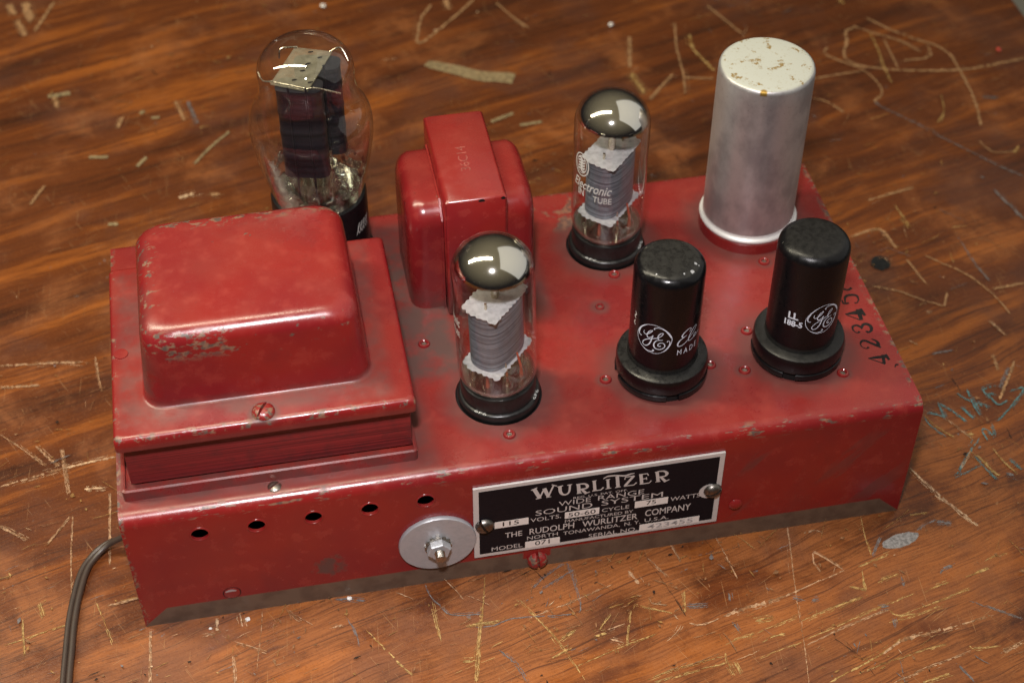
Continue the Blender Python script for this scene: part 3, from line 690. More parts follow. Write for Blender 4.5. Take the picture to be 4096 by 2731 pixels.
 'scr': [["t",[[245.2,0.1,0.54],[242.4,-13.7,0.54],[238.8,-31.1,0.53],[236.6,-42.4,0.52],[234.8,-53.4,0.52],[231.3,-69.0,0.51]]],["y",[[275.0,-0.2,0.46],[273.3,-9.7,0.45],[272.6,-18.9,0.45]]],["t",[[210.0,-35.5,2.59],[216.2,-34.1,2.6],[225.5,-32.7,2.61],[233.3,-31.3,1.75],[239.3,-29.7,1.05],[247.0,-27.4,0.79],[255.2,-25.3,0.71],[260.3,-23.6,0.62]]],["t",[[260.3,-23.6,0.98],[257.4,-20.3,0.98],[254.6,-16.7,0.98],[251.2,-13.3,0.99]]],["t",[[251.2,-13.3,0.54],[250.0,-18.3,0.53],[251.2,-23.1,0.53]]],["y",[[265.9,-23.4,0.45],[271.6,-21.8,1.35],[279.5,-19.6,1.35]]],["y",[[236.9,-43.0,0.61],[247.6,-40.4,0.61],[262.2,-36.8,0.62]]],["y",[[218.8,-45.0,0.52],[228.3,-42.5,0.52],[237.8,-40.3,0.52]]],["y",[[206.4,-47.9,0.6],[211.7,-46.2,0.6],[218.8,-45.0,1.72]]],["y",[[236.3,-50.9,0.69],[248.0,-48.0,0.69],[261.1,-44.2,0.7],[271.9,-41.6,0.71],[281.8,-39.1,0.71]]],["y",[[217.0,-55.6,0.51],[226.3,-53.4,0.51],[235.1,-51.5,0.52]]],["t",[[235.4,-53.5,0.6],[249.4,-49.4,0.61],[270.4,-44.2,0.62]]],["y",[[270.4,-44.2,0.7],[273.2,-47.4,0.7],[279.5,-47.7,0.71]]],["y",[[274.2,-47.3,0.62],[285.6,-44.8,0.62],[303.7,-40.9,0.63]]],["y",[[267.4,-49.7,0.44],[279.3,-48.3,0.44],[292.4,-45.3,0.45]]],["y",[[285.6,-39.5,0.36],[290.3,-37.8,0.98],[296.9,-36.3,0.99]]],["y",[[303.7,-35.8,0.36],[308.9,-34.4,1.09],[314.4,-33.4,1.09]]],["y",[[313.8,-29.9,0.37],[318.5,-28.3,0.92],[323.9,-27.8,0.92]]],["y",[[270.5,-31.9,0.89],[275.0,-30.3,0.89],[280.0,-29.2,0.9]]],["y",[[238.5,-70.1,1.1],[245.6,-67.6,1.11],[254.8,-64.5,1.12],[265.0,-60.3,1.13],[270.0,-57.3,1.13]]],["y",[[250.0,-68.5,0.51],[263.1,-65.5,0.52],[276.4,-63.6,0.52],[286.1,-62.4,0.53]]],["t",[[261.3,-62.4,0.86],[270.7,-58.0,2.61],[278.4,-57.2,3.06],[286.0,-56.4,2.64],[293.7,-55.6,1.06],[306.5,-53.5,1.78]]],["t",[[260.7,-74.7,0.77],[270.2,-72.3,0.78],[280.7,-70.0,0.78],[294.5,-67.1,0.79]]],["y",[[271.4,-76.7,0.69],[282.2,-74.9,0.69]]],["y",[[293.0,-64.8,0.61],[296.3,-66.3,0.61],[304.9,-66.8,0.62]]],["t",[[304.3,-69.5,0.44],[313.7,-66.9,1.77]]],["p",[[307.2,4.4,1.59],[312.2,-3.1,1.58],[315.1,-8.8,1.58],[318.1,-13.2,1.58]]],["g",[[300.7,-45.7,0.4],[307.4,-50.2,0.4],[317.6,-57.9,0.4]]],["g",[[286.5,-72.5,0.39],[289.3,-79.8,0.39]]],["g",[[295.1,-32.1,1.35],[297.4,-30.1,1.99],[301.0,-29.3,1.36]]],["g",[[280.2,-30.7,1.16],[280.0,-33.1,1.16],[279.5,-35.1,1.16]]],["g",[[270.9,-48.4,0.88],[270.1,-51.7,0.88]]],["g",[[268.0,-42.6,1.59],[271.0,-42.6,1.59]]],["g",[[293.9,-11.1,0.92],[298.4,-8.8,0.92],[303.2,-7.2,0.92]]],["g",[[302.8,-8.4,1.85],[308.4,-10.1,1.85]]],["y",[[294.3,-3.2,0.55],[301.6,-3.3,0.56]]],["o",[[278.8,-15.8,1.36],[280.8,-15.8,3.17],[286.4,-14.7,4.1],[291.6,-13.2,3.88],[293.3,-12.9,1.83]]],["g",[[272.9,-19.6,0.36],[278.9,-11.4,0.36]]],["y",[[266.8,-25.1,0.45],[265.5,-30.3,0.44],[265.0,-34.4,0.44]]],["y",[[259.6,-31.3,0.35],[265.1,-34.1,0.35]]],["y",[[220.4,-39.8,1.12],[227.3,-39.4,1.13]]],["y",[[220.3,-49.5,0.26],[224.8,-47.5,0.86],[229.2,-47.3,0.43]]],["g",[[214.3,-25.8,0.96],[213.7,-29.3,0.96]]],["g",[[211.9,-38.8,0.95],[213.1,-43.0,0.94]]],["g",[[237.0,-32.0,0.88],[240.4,-33.8,0.88]]],["g",[[243.5,-35.0,1.05],[246.6,-34.4,1.05]]],["t",[[250.6,-4.1,1.08],[254.9,-3.6,1.36],[258.5,-5.0,0.36]]],["y",[[205.5,-51.1,0.94],[205.3,-55.0,0.93],[206.3,-61.2,0.93]]],["y",[[208.0,-55.5,0.85],[208.9,-60.6,0.84]]],["y",[[135.6,-13.4,0.65],[141.0,-22.4,0.65],[144.9,-29.6,0.64],[148.5,-38.3,0.64],[151.7,-47.7,0.63],[153.2,-52.7,0.63]]],["y",[[125.8,-3.4,0.57],[122.0,-18.2,0.57],[119.3,-28.5,0.56],[114.8,-46.7,0.55]]],["t",[[138.7,-23.0,0.56],[150.6,-19.9,0.57],[160.3,-17.3,0.57],[173.1,-13.6,0.57]]],["y",[[143.3,-41.5,0.56],[151.1,-38.3,0.56]]],["y",[[152.0,-46.3,0.55],[161.0,-43.8,0.56],[172.4,-40.8,0.56],[183.0,-38.3,0.56]]],["y",[[175.1,-56.8,0.63],[187.3,-54.1,0.64],[204.3,-52.4,0.64]]],["y",[[177.3,-58.7,0.47],[191.0,-56.8,0.48],[204.8,-55.3,0.48]]],["t",[[186.0,-42.3,0.64],[190.3,-39.4,0.64],[193.2,-36.2,0.65]]],["d",[[187.8,-1.3,0.25],[190.2,-11.8,0.25],[193.2,-21.9,0.25],[195.7,-32.9,0.24]]],["t",[[188.1,-3.6,0.58],[190.6,-8.5,0.58],[193.4,-14.1,0.58]]],["t",[[179.8,-8.7,2.06],[181.3,-12.4,2.47],[182.4,-15.4,2.3]]],["t",[[166.1,-33.4,0.32],[172.8,-31.8,0.32]]],["y",[[163.7,-32.2,0.4],[168.9,-27.2,0.4]]],["y",[[176.4,-26.5,0.36],[173.8,-33.6,0.36],[171.4,-40.6,0.36]]],["g",[[157.9,-1.0,0.58],[154.4,-2.1,0.58],[147.0,-6.4,0.57],[142.7,-9.5,0.57]]],["g",[[157.9,-1.0,0.66],[158.8,-9.7,0.66],[159.1,-18.7,0.65]]],["g",[[160.0,-4.3,0.58],[153.2,-7.5,0.57],[146.0,-11.2,0.57]]],["g",[[159.1,-18.7,0.65],[157.4,-23.9,0.65],[150.7,-23.7,0.65],[143.6,-22.9,0.65],[132.2,-21.8,0.64],[125.1,-23.7,0.64],[118.5,-23.0,0.64]]],["t",[[216.4,1.2,0.21],[217.9,-8.5,0.21],[219.2,-20.2,0.21]]],["t",[[198.9,-0.2,0.21],[200.4,-8.6,0.21]]],["y",[[160.7,-35.3,1.6],[165.4,-34.6,1.6]]],["t",[[166.1,-37.4,1.6],[170.4,-39.8,1.6]]],["y",[[148.5,-34.0,0.8],[154.4,-31.5,0.8]]],["g",[[125.3,-34.4,0.8],[129.8,-41.0,0.79],[132.8,-50.2,0.79]]],["y",[[178.8,-24.2,0.49],[183.2,-26.7,0.49],[191.7,-31.0,0.49]]],["t",[[184.6,-24.7,0.41],[190.1,-26.6,0.41]]],["y",[[197.7,-22.3,0.41],[195.7,-31.3,0.41]]],["t",[[196.3,-35.7,0.4],[200.8,-37.7,1.21],[215.2,-33.9,0.57]]],["g",[[196.9,-28.7,0.73],[204.9,-29.7,0.73]]],["g",[[103.5,-0.8,0.92],[104.4,-5.9,0.91],[107.4,-11.3,0.91],[111.1,-16.0,0.9],[122.5,-17.9,0.9]]],["y",[[104.8,-8.7,0.71],[104.9,-18.2,0.7],[105.3,-26.6,0.7]]],["y",[[126.0,-1.6,0.61],[122.2,-18.2,0.6],[117.5,-33.9,0.59],[114.4,-46.6,0.59]]],["y",[[79.0,-16.6,0.5],[83.9,-24.8,1.09],[87.5,-30.7,1.09],[90.1,-35.1,1.08],[93.3,-38.9,1.08]]],["t",[[42.5,-0.8,0.46],[41.1,-11.3,0.45],[39.7,-18.9,0.45],[38.5,-26.5,0.45]]],["t",[[26.9,-9.3,0.45],[33.1,-13.7,0.45],[42.8,-19.5,0.45]]],["t",[[50.5,-0.7,0.51],[54.3,-6.5,0.51],[56.4,-8.2,0.5]]],["t",[[1.8,-3.1,0.41],[1.1,-18.0,0.4],[1.1,-24.9,0.4]]],["t",[[30.6,-18.5,0.4],[30.3,-30.5,0.4]]],["p",[[26.3,-1.1,1.22],[25.6,-3.7,1.52],[25.7,-7.0,2.02]]],["p",[[34.3,-0.6,0.71],[34.5,-3.4,1.01],[34.9,-6.8,0.71]]],["g",[[69.3,-1.2,1.52],[74.7,-1.9,1.52],[80.1,-3.9,1.52]]],["t",[[19.9,-8.6,0.51],[23.7,-8.0,1.52],[27.0,-7.3,1.52]]],["t",[[67.3,-13.7,1.3],[71.2,-13.1,1.3]]],["g",[[72.7,-10.0,0.7],[75.1,-17.2,0.7],[75.4,-23.2,0.7]]],["y",[[115.6,-22.3,0.5],[127.8,-22.6,0.5]]],["y",[[111.5,-36.6,0.79],[116.3,-37.2,0.79]]],["t",[[-54.5,77.9,1.71],[-45.7,79.8,1.71],[-30.6,82.9,1.71]]],["p",[[-30.6,82.9,1.71],[-18.9,84.4,1.71],[-9.4,85.2,1.71]]],["t",[[-56.4,146.0,1.83],[-42.2,144.4,1.64],[-27.9,142.6,1.27],[-19.3,140.0,0.72]]],["t",[[-56.1,133.1,1.26],[-40.1,131.4,1.26]]],["t",[[-55.3,106.3,0.7],[-47.9,98.6,0.7],[-36.9,85.4,0.69]]],["t",[[-54.0,57.9,0.67],[-43.4,49.1,0.66]]],["p",[[-21.7,70.4,1.52],[-14.6,69.6,1.51]]],["y",[[-52.4,0.9,0.48],[-42.7,3.1,0.48],[-28.0,6.4,0.48]]],["t",[[-13.0,11.8,0.64],[-2.9,13.6,0.64]]],["y",[[-18.0,14.3,0.48],[-14.0,1.6,0.47],[-11.7,-5.9,0.47]]],["t",[[-26.2,58.4,0.5],[-26.7,39.2,0.49],[-26.5,17.5,0.48]]],["t",[[-35.7,45.4,0.49],[-27.1,57.4,0.5]]],["t",[[-30.6,93.4,0.69],[-27.9,69.2,0.67]]],["t",[[-12.0,66.2,0.5],[-12.7,31.0,0.49]]],["t",[[1.6,-2.4,0.39],[0.4,-24.8,0.38]]],["t",[[-16.4,143.9,0.54],[-15.2,129.9,1.25],[-13.9,121.7,1.42]]],["t",[[-40.6,97.2,0.87],[-31.5,84.3,0.86]]],["y",[[-44.5,10.6,0.8],[-43.4,-4.8,0.79]]],["y",[[-38.8,17.8,0.96],[-37.1,11.2,0.96]]],["T",[[392.6,324.3,1.61],[400.2,313.0,1.6],[410.9,301.2,1.59],[419.6,293.6,1.58],[424.3,283.2,1.57],[423.9,269.0,1.55],[422.7,251.1,1.53],[420.2,236.7,1.51],[416.7,224.1,1.49]]],["T",[[383.5,316.2,1.75],[377.9,314.2,1.74],[374.9,304.4,1.73],[369.5,293.7,1.71],[372.6,285.2,1.7],[381.2,280.0,1.69],[397.4,274.8,1.7],[415.2,271.4,1.71],[432.2,270.2,1.72],[460.9,273.3,1.75]]],["T",[[363.6,302.1,1.4],[360.2,297.0,1.39],[366.8,288.5,1.39],[375.0,279.8,1.38],[378.5,267.8,1.37],[378.1,259.6,1.36],[371.4,252.7,1.35]]],["g",[[371.4,252.7,1.35],[375.4,245.2,1.34],[383.9,234.3,1.34],[391.8,222.3,1.33],[402.5,207.5,1.32],[412.9,193.0,1.31],[421.7,182.7,1.3]]],["T",[[382.6,318.6,1.43],[394.0,308.2,1.43],[404.1,299.5,1.42],[409.8,288.9,1.41]]],["y",[[389.5,310.5,1.43],[389.1,297.3,1.41],[387.0,281.7,1.39],[385.7,266.5,1.37]]],["T",[[415.7,295.1,1.11],[413.1,283.9,1.1],[398.0,283.2,1.09]]],["T",[[394.9,303.5,0.63],[393.3,277.7,0.62]]],["T",[[346.5,276.8,1.06],[361.5,278.1,1.07],[373.8,278.6,1.07]]],["T",[[341.4,261.2,0.9],[347.6,257.3,0.89],[353.3,246.8,0.89]]],["y",[[406.6,251.4,0.91],[403.2,238.6,0.9],[396.7,230.5,0.89]]],["g",[[403.6,176.5,2.14],[405.8,166.5,2.13],[408.9,153.1,2.11]]],["T",[[342.0,179.9,0.97],[354.0,182.4,0.98],[366.8,184.7,0.99]]],["y",[[353.3,174.2,0.69],[354.2,165.9,1.66],[355.0,157.7,2.33]]],["T",[[326.0,156.5,0.95],[340.1,159.4,0.95],[343.4,145.3,0.94]]],["T",[[411.0,212.2,0.59],[414.5,202.7,0.59],[426.5,201.6,0.59]]],["y",[[424.4,200.8,1.47],[428.7,205.0,1.48]]],["y",[[384.1,343.8,1.63],[386.0,338.8,1.62]]],["g",[[426.7,246.2,1.07],[434.1,243.4,1.07]]],["T",[[325.7,156.7,1.04],[340.3,159.5,1.05],[343.1,148.4,1.04]]],["T",[[323.2,123.6,1.01],[334.3,118.0,1.01],[342.9,110.6,1.01],[350.6,105.1,1.01]]],["T",[[354.4,138.3,0.89],[360.9,131.1,0.89],[368.9,121.8,0.88],[374.8,107.9,0.88],[377.5,94.9,0.87]]],["T",[[350.4,104.6,0.86],[354.9,112.9,0.87]]],["T",[[345.5,137.0,0.74],[348.2,119.9,0.73]]],["g",[[374.1,147.4,0.75],[375.1,129.0,0.74],[376.8,116.8,0.74]]],["t",[[366.7,92.5,1.01],[370.2,82.4,1.0]]],["t",[[327.8,87.8,1.68],[330.6,84.6,1.68]]],["T",[[376.1,111.1,0.59],[391.3,112.3,0.59]]],["T",[[359.8,73.0,0.7],[358.7,63.7,0.7]]],["k",[[329.7,138.3,4.4],[331.5,137.6,6.6],[333.7,136.7,6.6],[335.9,135.9,4.4]]],["t",[[341.8,103.4,1.0],[344.3,102.4,1.0]]],["g",[[335.3,78.3,1.53],[344.2,78.7,1.54]]],["y",[[318.8,45.4,0.71],[320.0,40.6,1.51],[324.3,33.6,1.51],[326.2,31.9,1.06]]],["b",[[318.0,44.6,0.62],[319.3,38.7,0.62],[322.9,32.5,0.62]]],["b",[[326.7,51.2,0.9],[326.4,46.6,0.9],[326.8,42.5,0.89]]],["b",[[326.9,50.5,0.9],[330.9,45.1,0.9],[334.3,38.5,0.9]]],["b",[[319.2,46.3,0.63],[323.5,44.5,0.63],[327.1,41.8,0.63]]],["b",[[335.2,46.9,1.17],[337.9,39.8,1.17]]],["b",[[341.3,55.8,1.19],[340.7,46.5,1.18],[341.0,41.1,1.17]]],["b",[[336.3,54.8,0.82],[338.8,50.9,0.82],[340.5,48.6,0.82]]],["b",[[341.9,48.3,1.18],[346.3,44.1,1.18]]],["b",[[354.3,55.7,1.1],[347.8,53.9,1.1],[349.1,49.6,1.09],[350.9,45.2,1.09],[355.6,46.7,1.09]]],["b",[[348.9,51.7,0.82],[352.4,51.3,0.82]]],["b",[[358.5,51.2,1.01],[365.1,52.0,1.01],[354.8,42.5,1.0],[346.7,36.4,0.99]]],["b",[[338.8,27.2,0.89],[338.7,33.1,0.89],[340.7,33.0,0.89],[342.1,29.2,0.89],[343.5,35.4,0.9]]],["b",[[336.2,29.3,1.33],[329.7,23.2,1.32],[325.2,18.4,1.31],[318.6,11.6,1.3]]],["t",[[335.3,28.5,0.53],[329.0,22.1,0.53],[322.5,15.2,0.52]]],["b",[[318.6,11.6,0.43],[324.1,13.1,0.44],[330.8,15.2,0.44]]],["y",[[329.9,22.6,0.62],[332.8,17.6,2.02],[334.3,11.7,2.01],[336.3,8.2,2.62]]],["b",[[329.9,20.7,0.62],[332.1,13.4,0.61],[334.5,7.4,0.61]]],["t",[[326.8,41.2,0.71],[329.6,35.5,0.71],[333.0,29.0,0.71]]],["y",[[332.2,32.0,2.49],[334.4,31.3,2.49]]],["T",[[367.7,67.7,1.12],[359.2,56.5,1.11],[352.4,47.6,1.09]]],["g",[[363.7,64.6,0.93],[355.0,53.9,0.92]]],["b",[[343.9,15.5,0.88],[346.0,10.1,0.88]]],["g",[[339.3,9.5,2.63],[342.0,7.7,2.63]]],["p",[[302.3,19.1,1.3],[305.6,11.0,1.29],[309.6,2.4,1.29],[313.2,-4.3,1.28],[317.9,-12.8,1.28]]],["y",[[339.2,23.3,0.44],[340.9,15.4,0.44],[343.7,8.1,0.44]]],["T",[[165.6,380.6,1.53],[158.2,368.8,1.51],[154.3,355.0,1.49],[153.8,345.6,1.48],[169.7,360.1,1.5],[189.1,381.1,1.53]]],["T",[[173.6,384.1,2.56],[173.9,374.0,2.53]]],["T",[[200.3,375.6,1.19],[206.0,361.3,1.17],[212.8,348.6,1.16]]],["v",[[154.6,327.6,4.84],[158.6,324.6,6.84],[166.8,320.0,7.62],[179.5,311.5,8.37],[191.3,307.8,8.76],[196.6,305.6,8.75]]],["T",[[263.4,331.0,0.99],[256.9,304.3,0.97]]],["T",[[290.5,338.6,1.34],[285.4,315.7,1.31],[283.0,293.2,1.28],[279.2,276.2,1.26]]],["y",[[256.3,298.3,4.0],[259.8,279.9,2.36]]],["y",[[295.6,326.4,2.99],[293.7,315.7,2.96],[295.6,306.0,2.93],[299.3,293.1,2.9]]],["T",[[282.2,290.4,0.8],[297.4,286.7,0.8]]],["T",[[260.4,275.4,0.94],[277.8,294.2,0.96]]],["T",[[311.9,350.9,0.85],[322.7,322.8,0.83]]],["v",[[178.6,272.5,2.0],[190.7,277.3,2.01]]],["v",[[192.2,267.1,1.99],[203.5,267.8,2.0]]],["T",[[-59.1,423.9,4.15],[-56.3,412.5,4.1]]],["T",[[-50.6,423.8,4.97],[-47.8,404.7,4.89]]],["T",[[-54.5,407.5,2.45],[-50.1,391.6,2.41]]],["T",[[-45.2,395.2,1.61],[-35.3,420.9,1.65]]],["T",[[-34.9,335.9,2.29],[-33.3,324.8,2.27]]],["v",[[-38.0,335.2,3.05],[-26.9,335.8,3.05]]],["T",[[25.2,319.0,1.49],[29.1,302.2,1.47]]],["g",[[31.5,317.8,1.49],[35.2,298.4,1.46]]],["v",[[32.0,267.1,1.28],[41.1,279.2,1.29],[50.3,289.0,1.3]]],["v",[[4.7,269.9,1.85],[9.4,276.4,1.87]]],["p",[[23.2,242.7,2.5],[30.4,244.3,2.5]]],["T",[[37.4,242.4,2.08],[42.6,241.4,2.08]]],["T",[[-45.4,250.6,0.99],[-39.0,263.6,1.0]]],["v",[[-9.7,229.8,2.06],[-5.3,229.0,2.06]]],["v",[[-17.9,281.7,2.17],[-8.8,279.9,2.16]]],["T",[[-3.7,301.9,1.91],[-1.2,310.7,1.93]]],["v",[[7.5,311.6,1.93],[9.5,313.9,1.93]]],["v",[[12.8,307.3,1.92],[16.8,307.2,1.92]]]],
}

# ------------------------------------------------------------------ setting: table top, floor
g = Geo()
rings = []
for z, i in ((-28, 2), (-26, 0), (-3.5, 0), (-1.2, 0.8), (0, 3.5)):
    rings.append(rrect(-760 + i, 478.5 - i, -640 + i, 760 - i, 14, z, 5))
g.loft(rings)
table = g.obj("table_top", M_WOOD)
table['kind'] = 'structure'
table['label'] = "scratched reddish brown varnished wooden table top under the amplifier"
floor = Geo().box(-3000, 3000, -3000, 3000, -780, -750).obj("floor", M_FLOOR, smooth=False)
floor['kind'] = 'structure'

rng = random.Random(7)
SC = {'t': ("tan_scratch", (0.44, 0.265, 0.15)), 'T': ("dull_tan_scratch", (0.36, 0.20, 0.095)), 'y': ("yellow_scratch", (0.44, 0.285, 0.105)),
      'g': ("grey_mark", (0.155, 0.135, 0.13)), 'd': ("dark_crack", (0.02, 0.009, 0.005)), 'p': ("pale_gouge", (0.62, 0.42, 0.25)),
      'b': ("blue_ink_carving", (0.085, 0.20, 0.21)), 'k': ("black_spot", (0.012, 0.013, 0.014)), 'o': ("grey_putty", (0.23, 0.22, 0.215)),
      'v': ("olive_tape_residue", (0.27, 0.20, 0.105))}
SC['f'] = ("faint_tan_scuff", (0.24, 0.115, 0.050))
SC['h'] = ("faint_yellow_scuff", (0.28, 0.145, 0.042))
ORDER = list(SC)
smats = [scratch_mat(SC[c][0], SC[c][1]) for c in ORDER]
g = Geo()
midx = []
zc = [0.02]


def add_scratch(c, pts, jit, gap=0.0):
    zc[0] += 0.00035
    z = zc[0]
    dense = []
    for a, b in zip(pts, pts[1:]):
        n = max(1, int(math.hypot(b[0] - a[0], b[1] - a[1]) / 0.9))
        for i in range(n):
            t = i / n
            dense.append(tuple(a[k] + (b[k] - a[k]) * t for k in range(3)))
    dense.append(tuple(pts[-1][:3]))
    dense = [(p[0] + rng.gauss(0, 0.07), p[1] + rng.gauss(0, 0.07), p[2]) for p in dense]
    v, f = ribbon(dense, lambda a, b: (a, b, z), 0, jit, rng, c != 'v')
    if gap:
        f = [q for q in f if rng.random() > gap]
    g.add(v, f)
    alt = {'t': 'f', 'T': 'f', 'y': 'h', 'p': 't'}.get(c, c)
    dim = False
    for _ in f:                             # runs of bright bare wood and runs only scuffed
        if c != 'T' and rng.random() < 0.22:
            dim = not dim
        midx.append(ORDER.index(alt if dim else c))


for c, pts in DATA['scr']:
    solid = c in 'kov'
    p = catmull(pts, 4) if len(pts) > 2 else [tuple(q) for q in pts]
    if c in 'ko':                           # round spots
        wmax = max(q[2] for q in p)
        a0, a1 = p[0], p[-1]
        cx, cy = (a0[0] + a1[0]) / 2, (a0[1] + a1[1]) / 2
        ha = math.hypot(a1[0] - a0[0], a1[1] - a0[1]) / 2 + wmax * 0.15
        an = math.atan2(a1[1] - a0[1], a1[0] - a0[0])
        zc[0] += 0.00035
        ring = []
        for q in range(28):
            th = 2 * math.pi * q / 28
            rr_ = 1 + rng.uniform(-0.05, 0.05)
            u, v = ha * math.cos(th) * rr_, wmax * 0.72 * math.sin(th) * rr_
            ring.append((cx + u * math.cos(an) - v * math.sin(an), cy + u * math.sin(an) + v * math.cos(an), zc[0]))
        g.add(ring, [list(range(28))])
        midx.append(ORDER.index(c))
        continue
    if solid:
        add_scratch(c, p, 0.06)
        continue
    add_scratch(c, [(q[0], q[1], q[2] * (0.75 if c == 'T' else 0.48)) for q in p], 0.7, 0.04 if c == 'T' else 0.12)
    for _ in range(6):                      # hairlines beside and inside the main groove
        w0 = sum(q[2] for q in p) / len(p)
        ox, oy = rng.gauss(0, 0.45 * w0 + 0.15), rng.gauss(0, 0.45 * w0 + 0.15)
        k0 = rng.randint(0, max(0, len(p) - 3))
        k1 = min(len(p), k0 + rng.randint(2, 9))
        if k1 - k0 >= 2:
            add_scratch(c, [(q[0] + ox, q[1] + oy, rng.uniform(0.10, 0.26)) for q in p[k0:k1]], 0.5, 0.15)
# small knocks and nicks, thickest on the near half of the table
clusters = [(rng.uniform(-80, 460), rng.uniform(-95, 60) if rng.random() < 0.66 else rng.uniform(60, 420), rng.uniform(8, 30)) for _ in range(90)]
for i in range(3000):
    if rng.random() < 0.75:
        q = rng.choice(clusters)
        x, y = rng.gauss(q[0], q[2]), rng.gauss(q[1], q[2] * 0.7)
    else:
        x, y = rng.uniform(-90, 470), rng.uniform(-95, 420)
    kind = rng.random()
    if kind < 0.42:
        a = math.radians(15 + rng.gauss(0, 7))
    elif kind < 0.75:
        a = math.radians(rng.choice((100, 85, -55, 60, 130)) + rng.gauss(0, 12))
    else:
        a = rng.uniform(0, math.pi)
    ln = min(16, rng.expovariate(1 / 3.2) + 0.5)
    w = rng.choice((0.12, 0.16, 0.22, 0.34)) * (1.0 if ln > 3 else rng.uniform(1, 4.0))
    c = rng.choices('fhtygdp', (50, 28, 4, 3, 7, 9, 1))[0]
    bend = rng.gauss(0, 0.08)
    pts = []
    for k in range(4):
        t = k / 3 - 0.5
        pts.append((x + ln * t * math.cos(a + bend * t), y + ln * t * math.sin(a + bend * t), w * rng.uniform(0.5, 1.3)))
    add_scratch(c, pts, 0.6, 0.08)
scr = g.obj("scratches", smats, table, smooth=False)
scr.data.polygons.foreach_set('material_index', midx)
scr['kind'] = 'stuff'
scr['label'] = "tan, yellow and grey scratches worn into the wooden table"


def crumb(name, x, y, r, mat, label, cat):
    q = random.Random(int(x * 10))
    bm = bmesh.new()
    bmesh.ops.create_icosphere(bm, subdivisions=2, radius=r * S)
    for v in bm.verts:
        v.co *= 0.75 * q.uniform(0.72, 1.15)
        v.co.z = max(v.co.z * 0.6, -r * S * 0.45)
    me = bpy.data.meshes.new(name)
    bm.to_mesh(me)
    bm.free()
    me.materials.append(mat)
    o = bpy.data.objects.new(name, me)
    COL.objects.link(o)
    o.location = (x * S, y * S, (r * 0.45 + 0.1) * S)
    return tag(o, label, cat)


M_WHITE = plain("white_plaster_crumb", (0.70, 0.68, 0.64), 0.7)
M_REDBEAD = plain("red_bead", (0.50, 0.06, 0.04), 0.5)
crumb("plaster_crumb", 36.9, -4.2, 1.2, M_WHITE, "larger white crumb on the table in front of the flat red rivet", "crumb")
crumb("plaster_crumb", 23.2, -5.6, 0.9, M_WHITE, "small white crumb on the table nearest the chassis left corner", "crumb")
crumb("plaster_crumb", 74.8, -1.9, 1.4, M_WHITE, "white crumb against the chassis foot under the row of holes", "crumb")
crumb("plaster_crumb", 256.4, 343.0, 2.0, M_WHITE, "blurred white speck on the far table above the mirrored tube", "crumb")
crumb("plaster_crumb", 107.5, 389.3, 2.2, M_WHITE, "blurred white speck at the top edge left of the tape mark", "crumb")
crumb("red_speck", 450.5, 282.4, 2.0, M_REDBEAD, "tiny red speck on the table in the upper right corner", "speck")

# ------------------------------------------------------------------ the amplifier
amp = thing("tube_amplifier", "red painted metal tube amplifier with black nameplate, transformers and power cord on wooden table", "amplifier", (145, 72, 0))


def part(geo, name, mat, parent=amp, **kw):
    return geo.obj(name, mat, parent, world=True, **kw)


# chassis: folded channel with rounded bends
def section(o, r):
    pts = [(o, 0.0), (o, H - r - o)]
    rr = r
    for k in range(1, 7):
        a = math.radians(180 - 90 * k / 6)
        pts.append((o + rr + rr * math.cos(a), H - o - rr + rr * math.sin(a)))
    for k in range(0, 7):
        a = math.radians(90 - 90 * k / 6)
        pts.append((D - o - rr + rr * math.cos(a), H - o - rr + rr * math.sin(a)))
    pts.append((D - o, 0.0))
    return pts


outer, inner = section(0, 4.8), section(1.3, 3.5)
loop = outer + inner[::-1]
g = Geo()
g.loft([[(x, y, z) for y, z in loop] for x in (0.0, L)])
body = part(g, "chassis_body", M_CHASSIS)
cut = Geo()
HOLES = [26.0, 45.8, 65.7, 85.6, 105.5]
for hx in HOLES:
    cut.lathe([(3.25, -4), (3.25, 4)], (hx, 0, 48.2), 32, 'y')
for sx, sy, r in ((138.4, 34.8, 15.9), (195.6, 107.2, 15.9)):
    cut.lathe([(r, -5), (r, 5)], (sx, sy, H), 48)
cutter = obj("cut", cut.v, cut.f, None, smooth=False)
mod = body.modifiers.new("holes", 'BOOLEAN')
mod.object = cutter
mod.operation = 'DIFFERENCE'
mod.solver = 'EXACT'
body_loc = body.location.copy()
cutter.parent = amp
cutter.location = body_loc
bpy.context.view_layer.update()
dg = bpy.context.evaluated_depsgraph_get()
me = bpy.data.meshes.new_from_object(body.evaluated_get(dg))
body.modifiers.clear()
body.data = me
bpy.data.objects.remove(cutter)
me.materials.clear()
me.materials.append(M_CHASSIS)
me.shade_smooth()
me.set_sharp_from_angle(angle=math.radians(35))
for x0, x1 in ((0.4, 1.6), (L - 1.6, L - 0.4)):
    ins = section(1.32, 3.5)
    g = Geo().loft([[(x, y, z) for y, z in ins] for x in (x0, x1)])
    part(g, "end_panel", M_CHASSIS)
g = Geo().box(2.0, L - 2.0, 1.6, D - 1.6, 0.8, 1.6)
part(g, "bottom_cover", M_DARKHOLE, smooth=False)
for sx, sy in ((138.4, 34.8), (195.6, 107.2)):
    part(Geo().lathe([(17.2, -2.8), (17.2, -1.6), (15.0, -1.5), (0, -1.5)], (sx, sy, H), 40), "socket", M_DARKHOLE)

for hx in HOLES:
    part(Geo().lathe([(2.95, 0.05), (3.0, 0.22), (3.3, 0.30), (3.62, 0.12), (3.7, -0.05)], (hx, 0, 48.2), 32, 'y', close=True), "hole_lip", M_CHASSIS, angle=60)

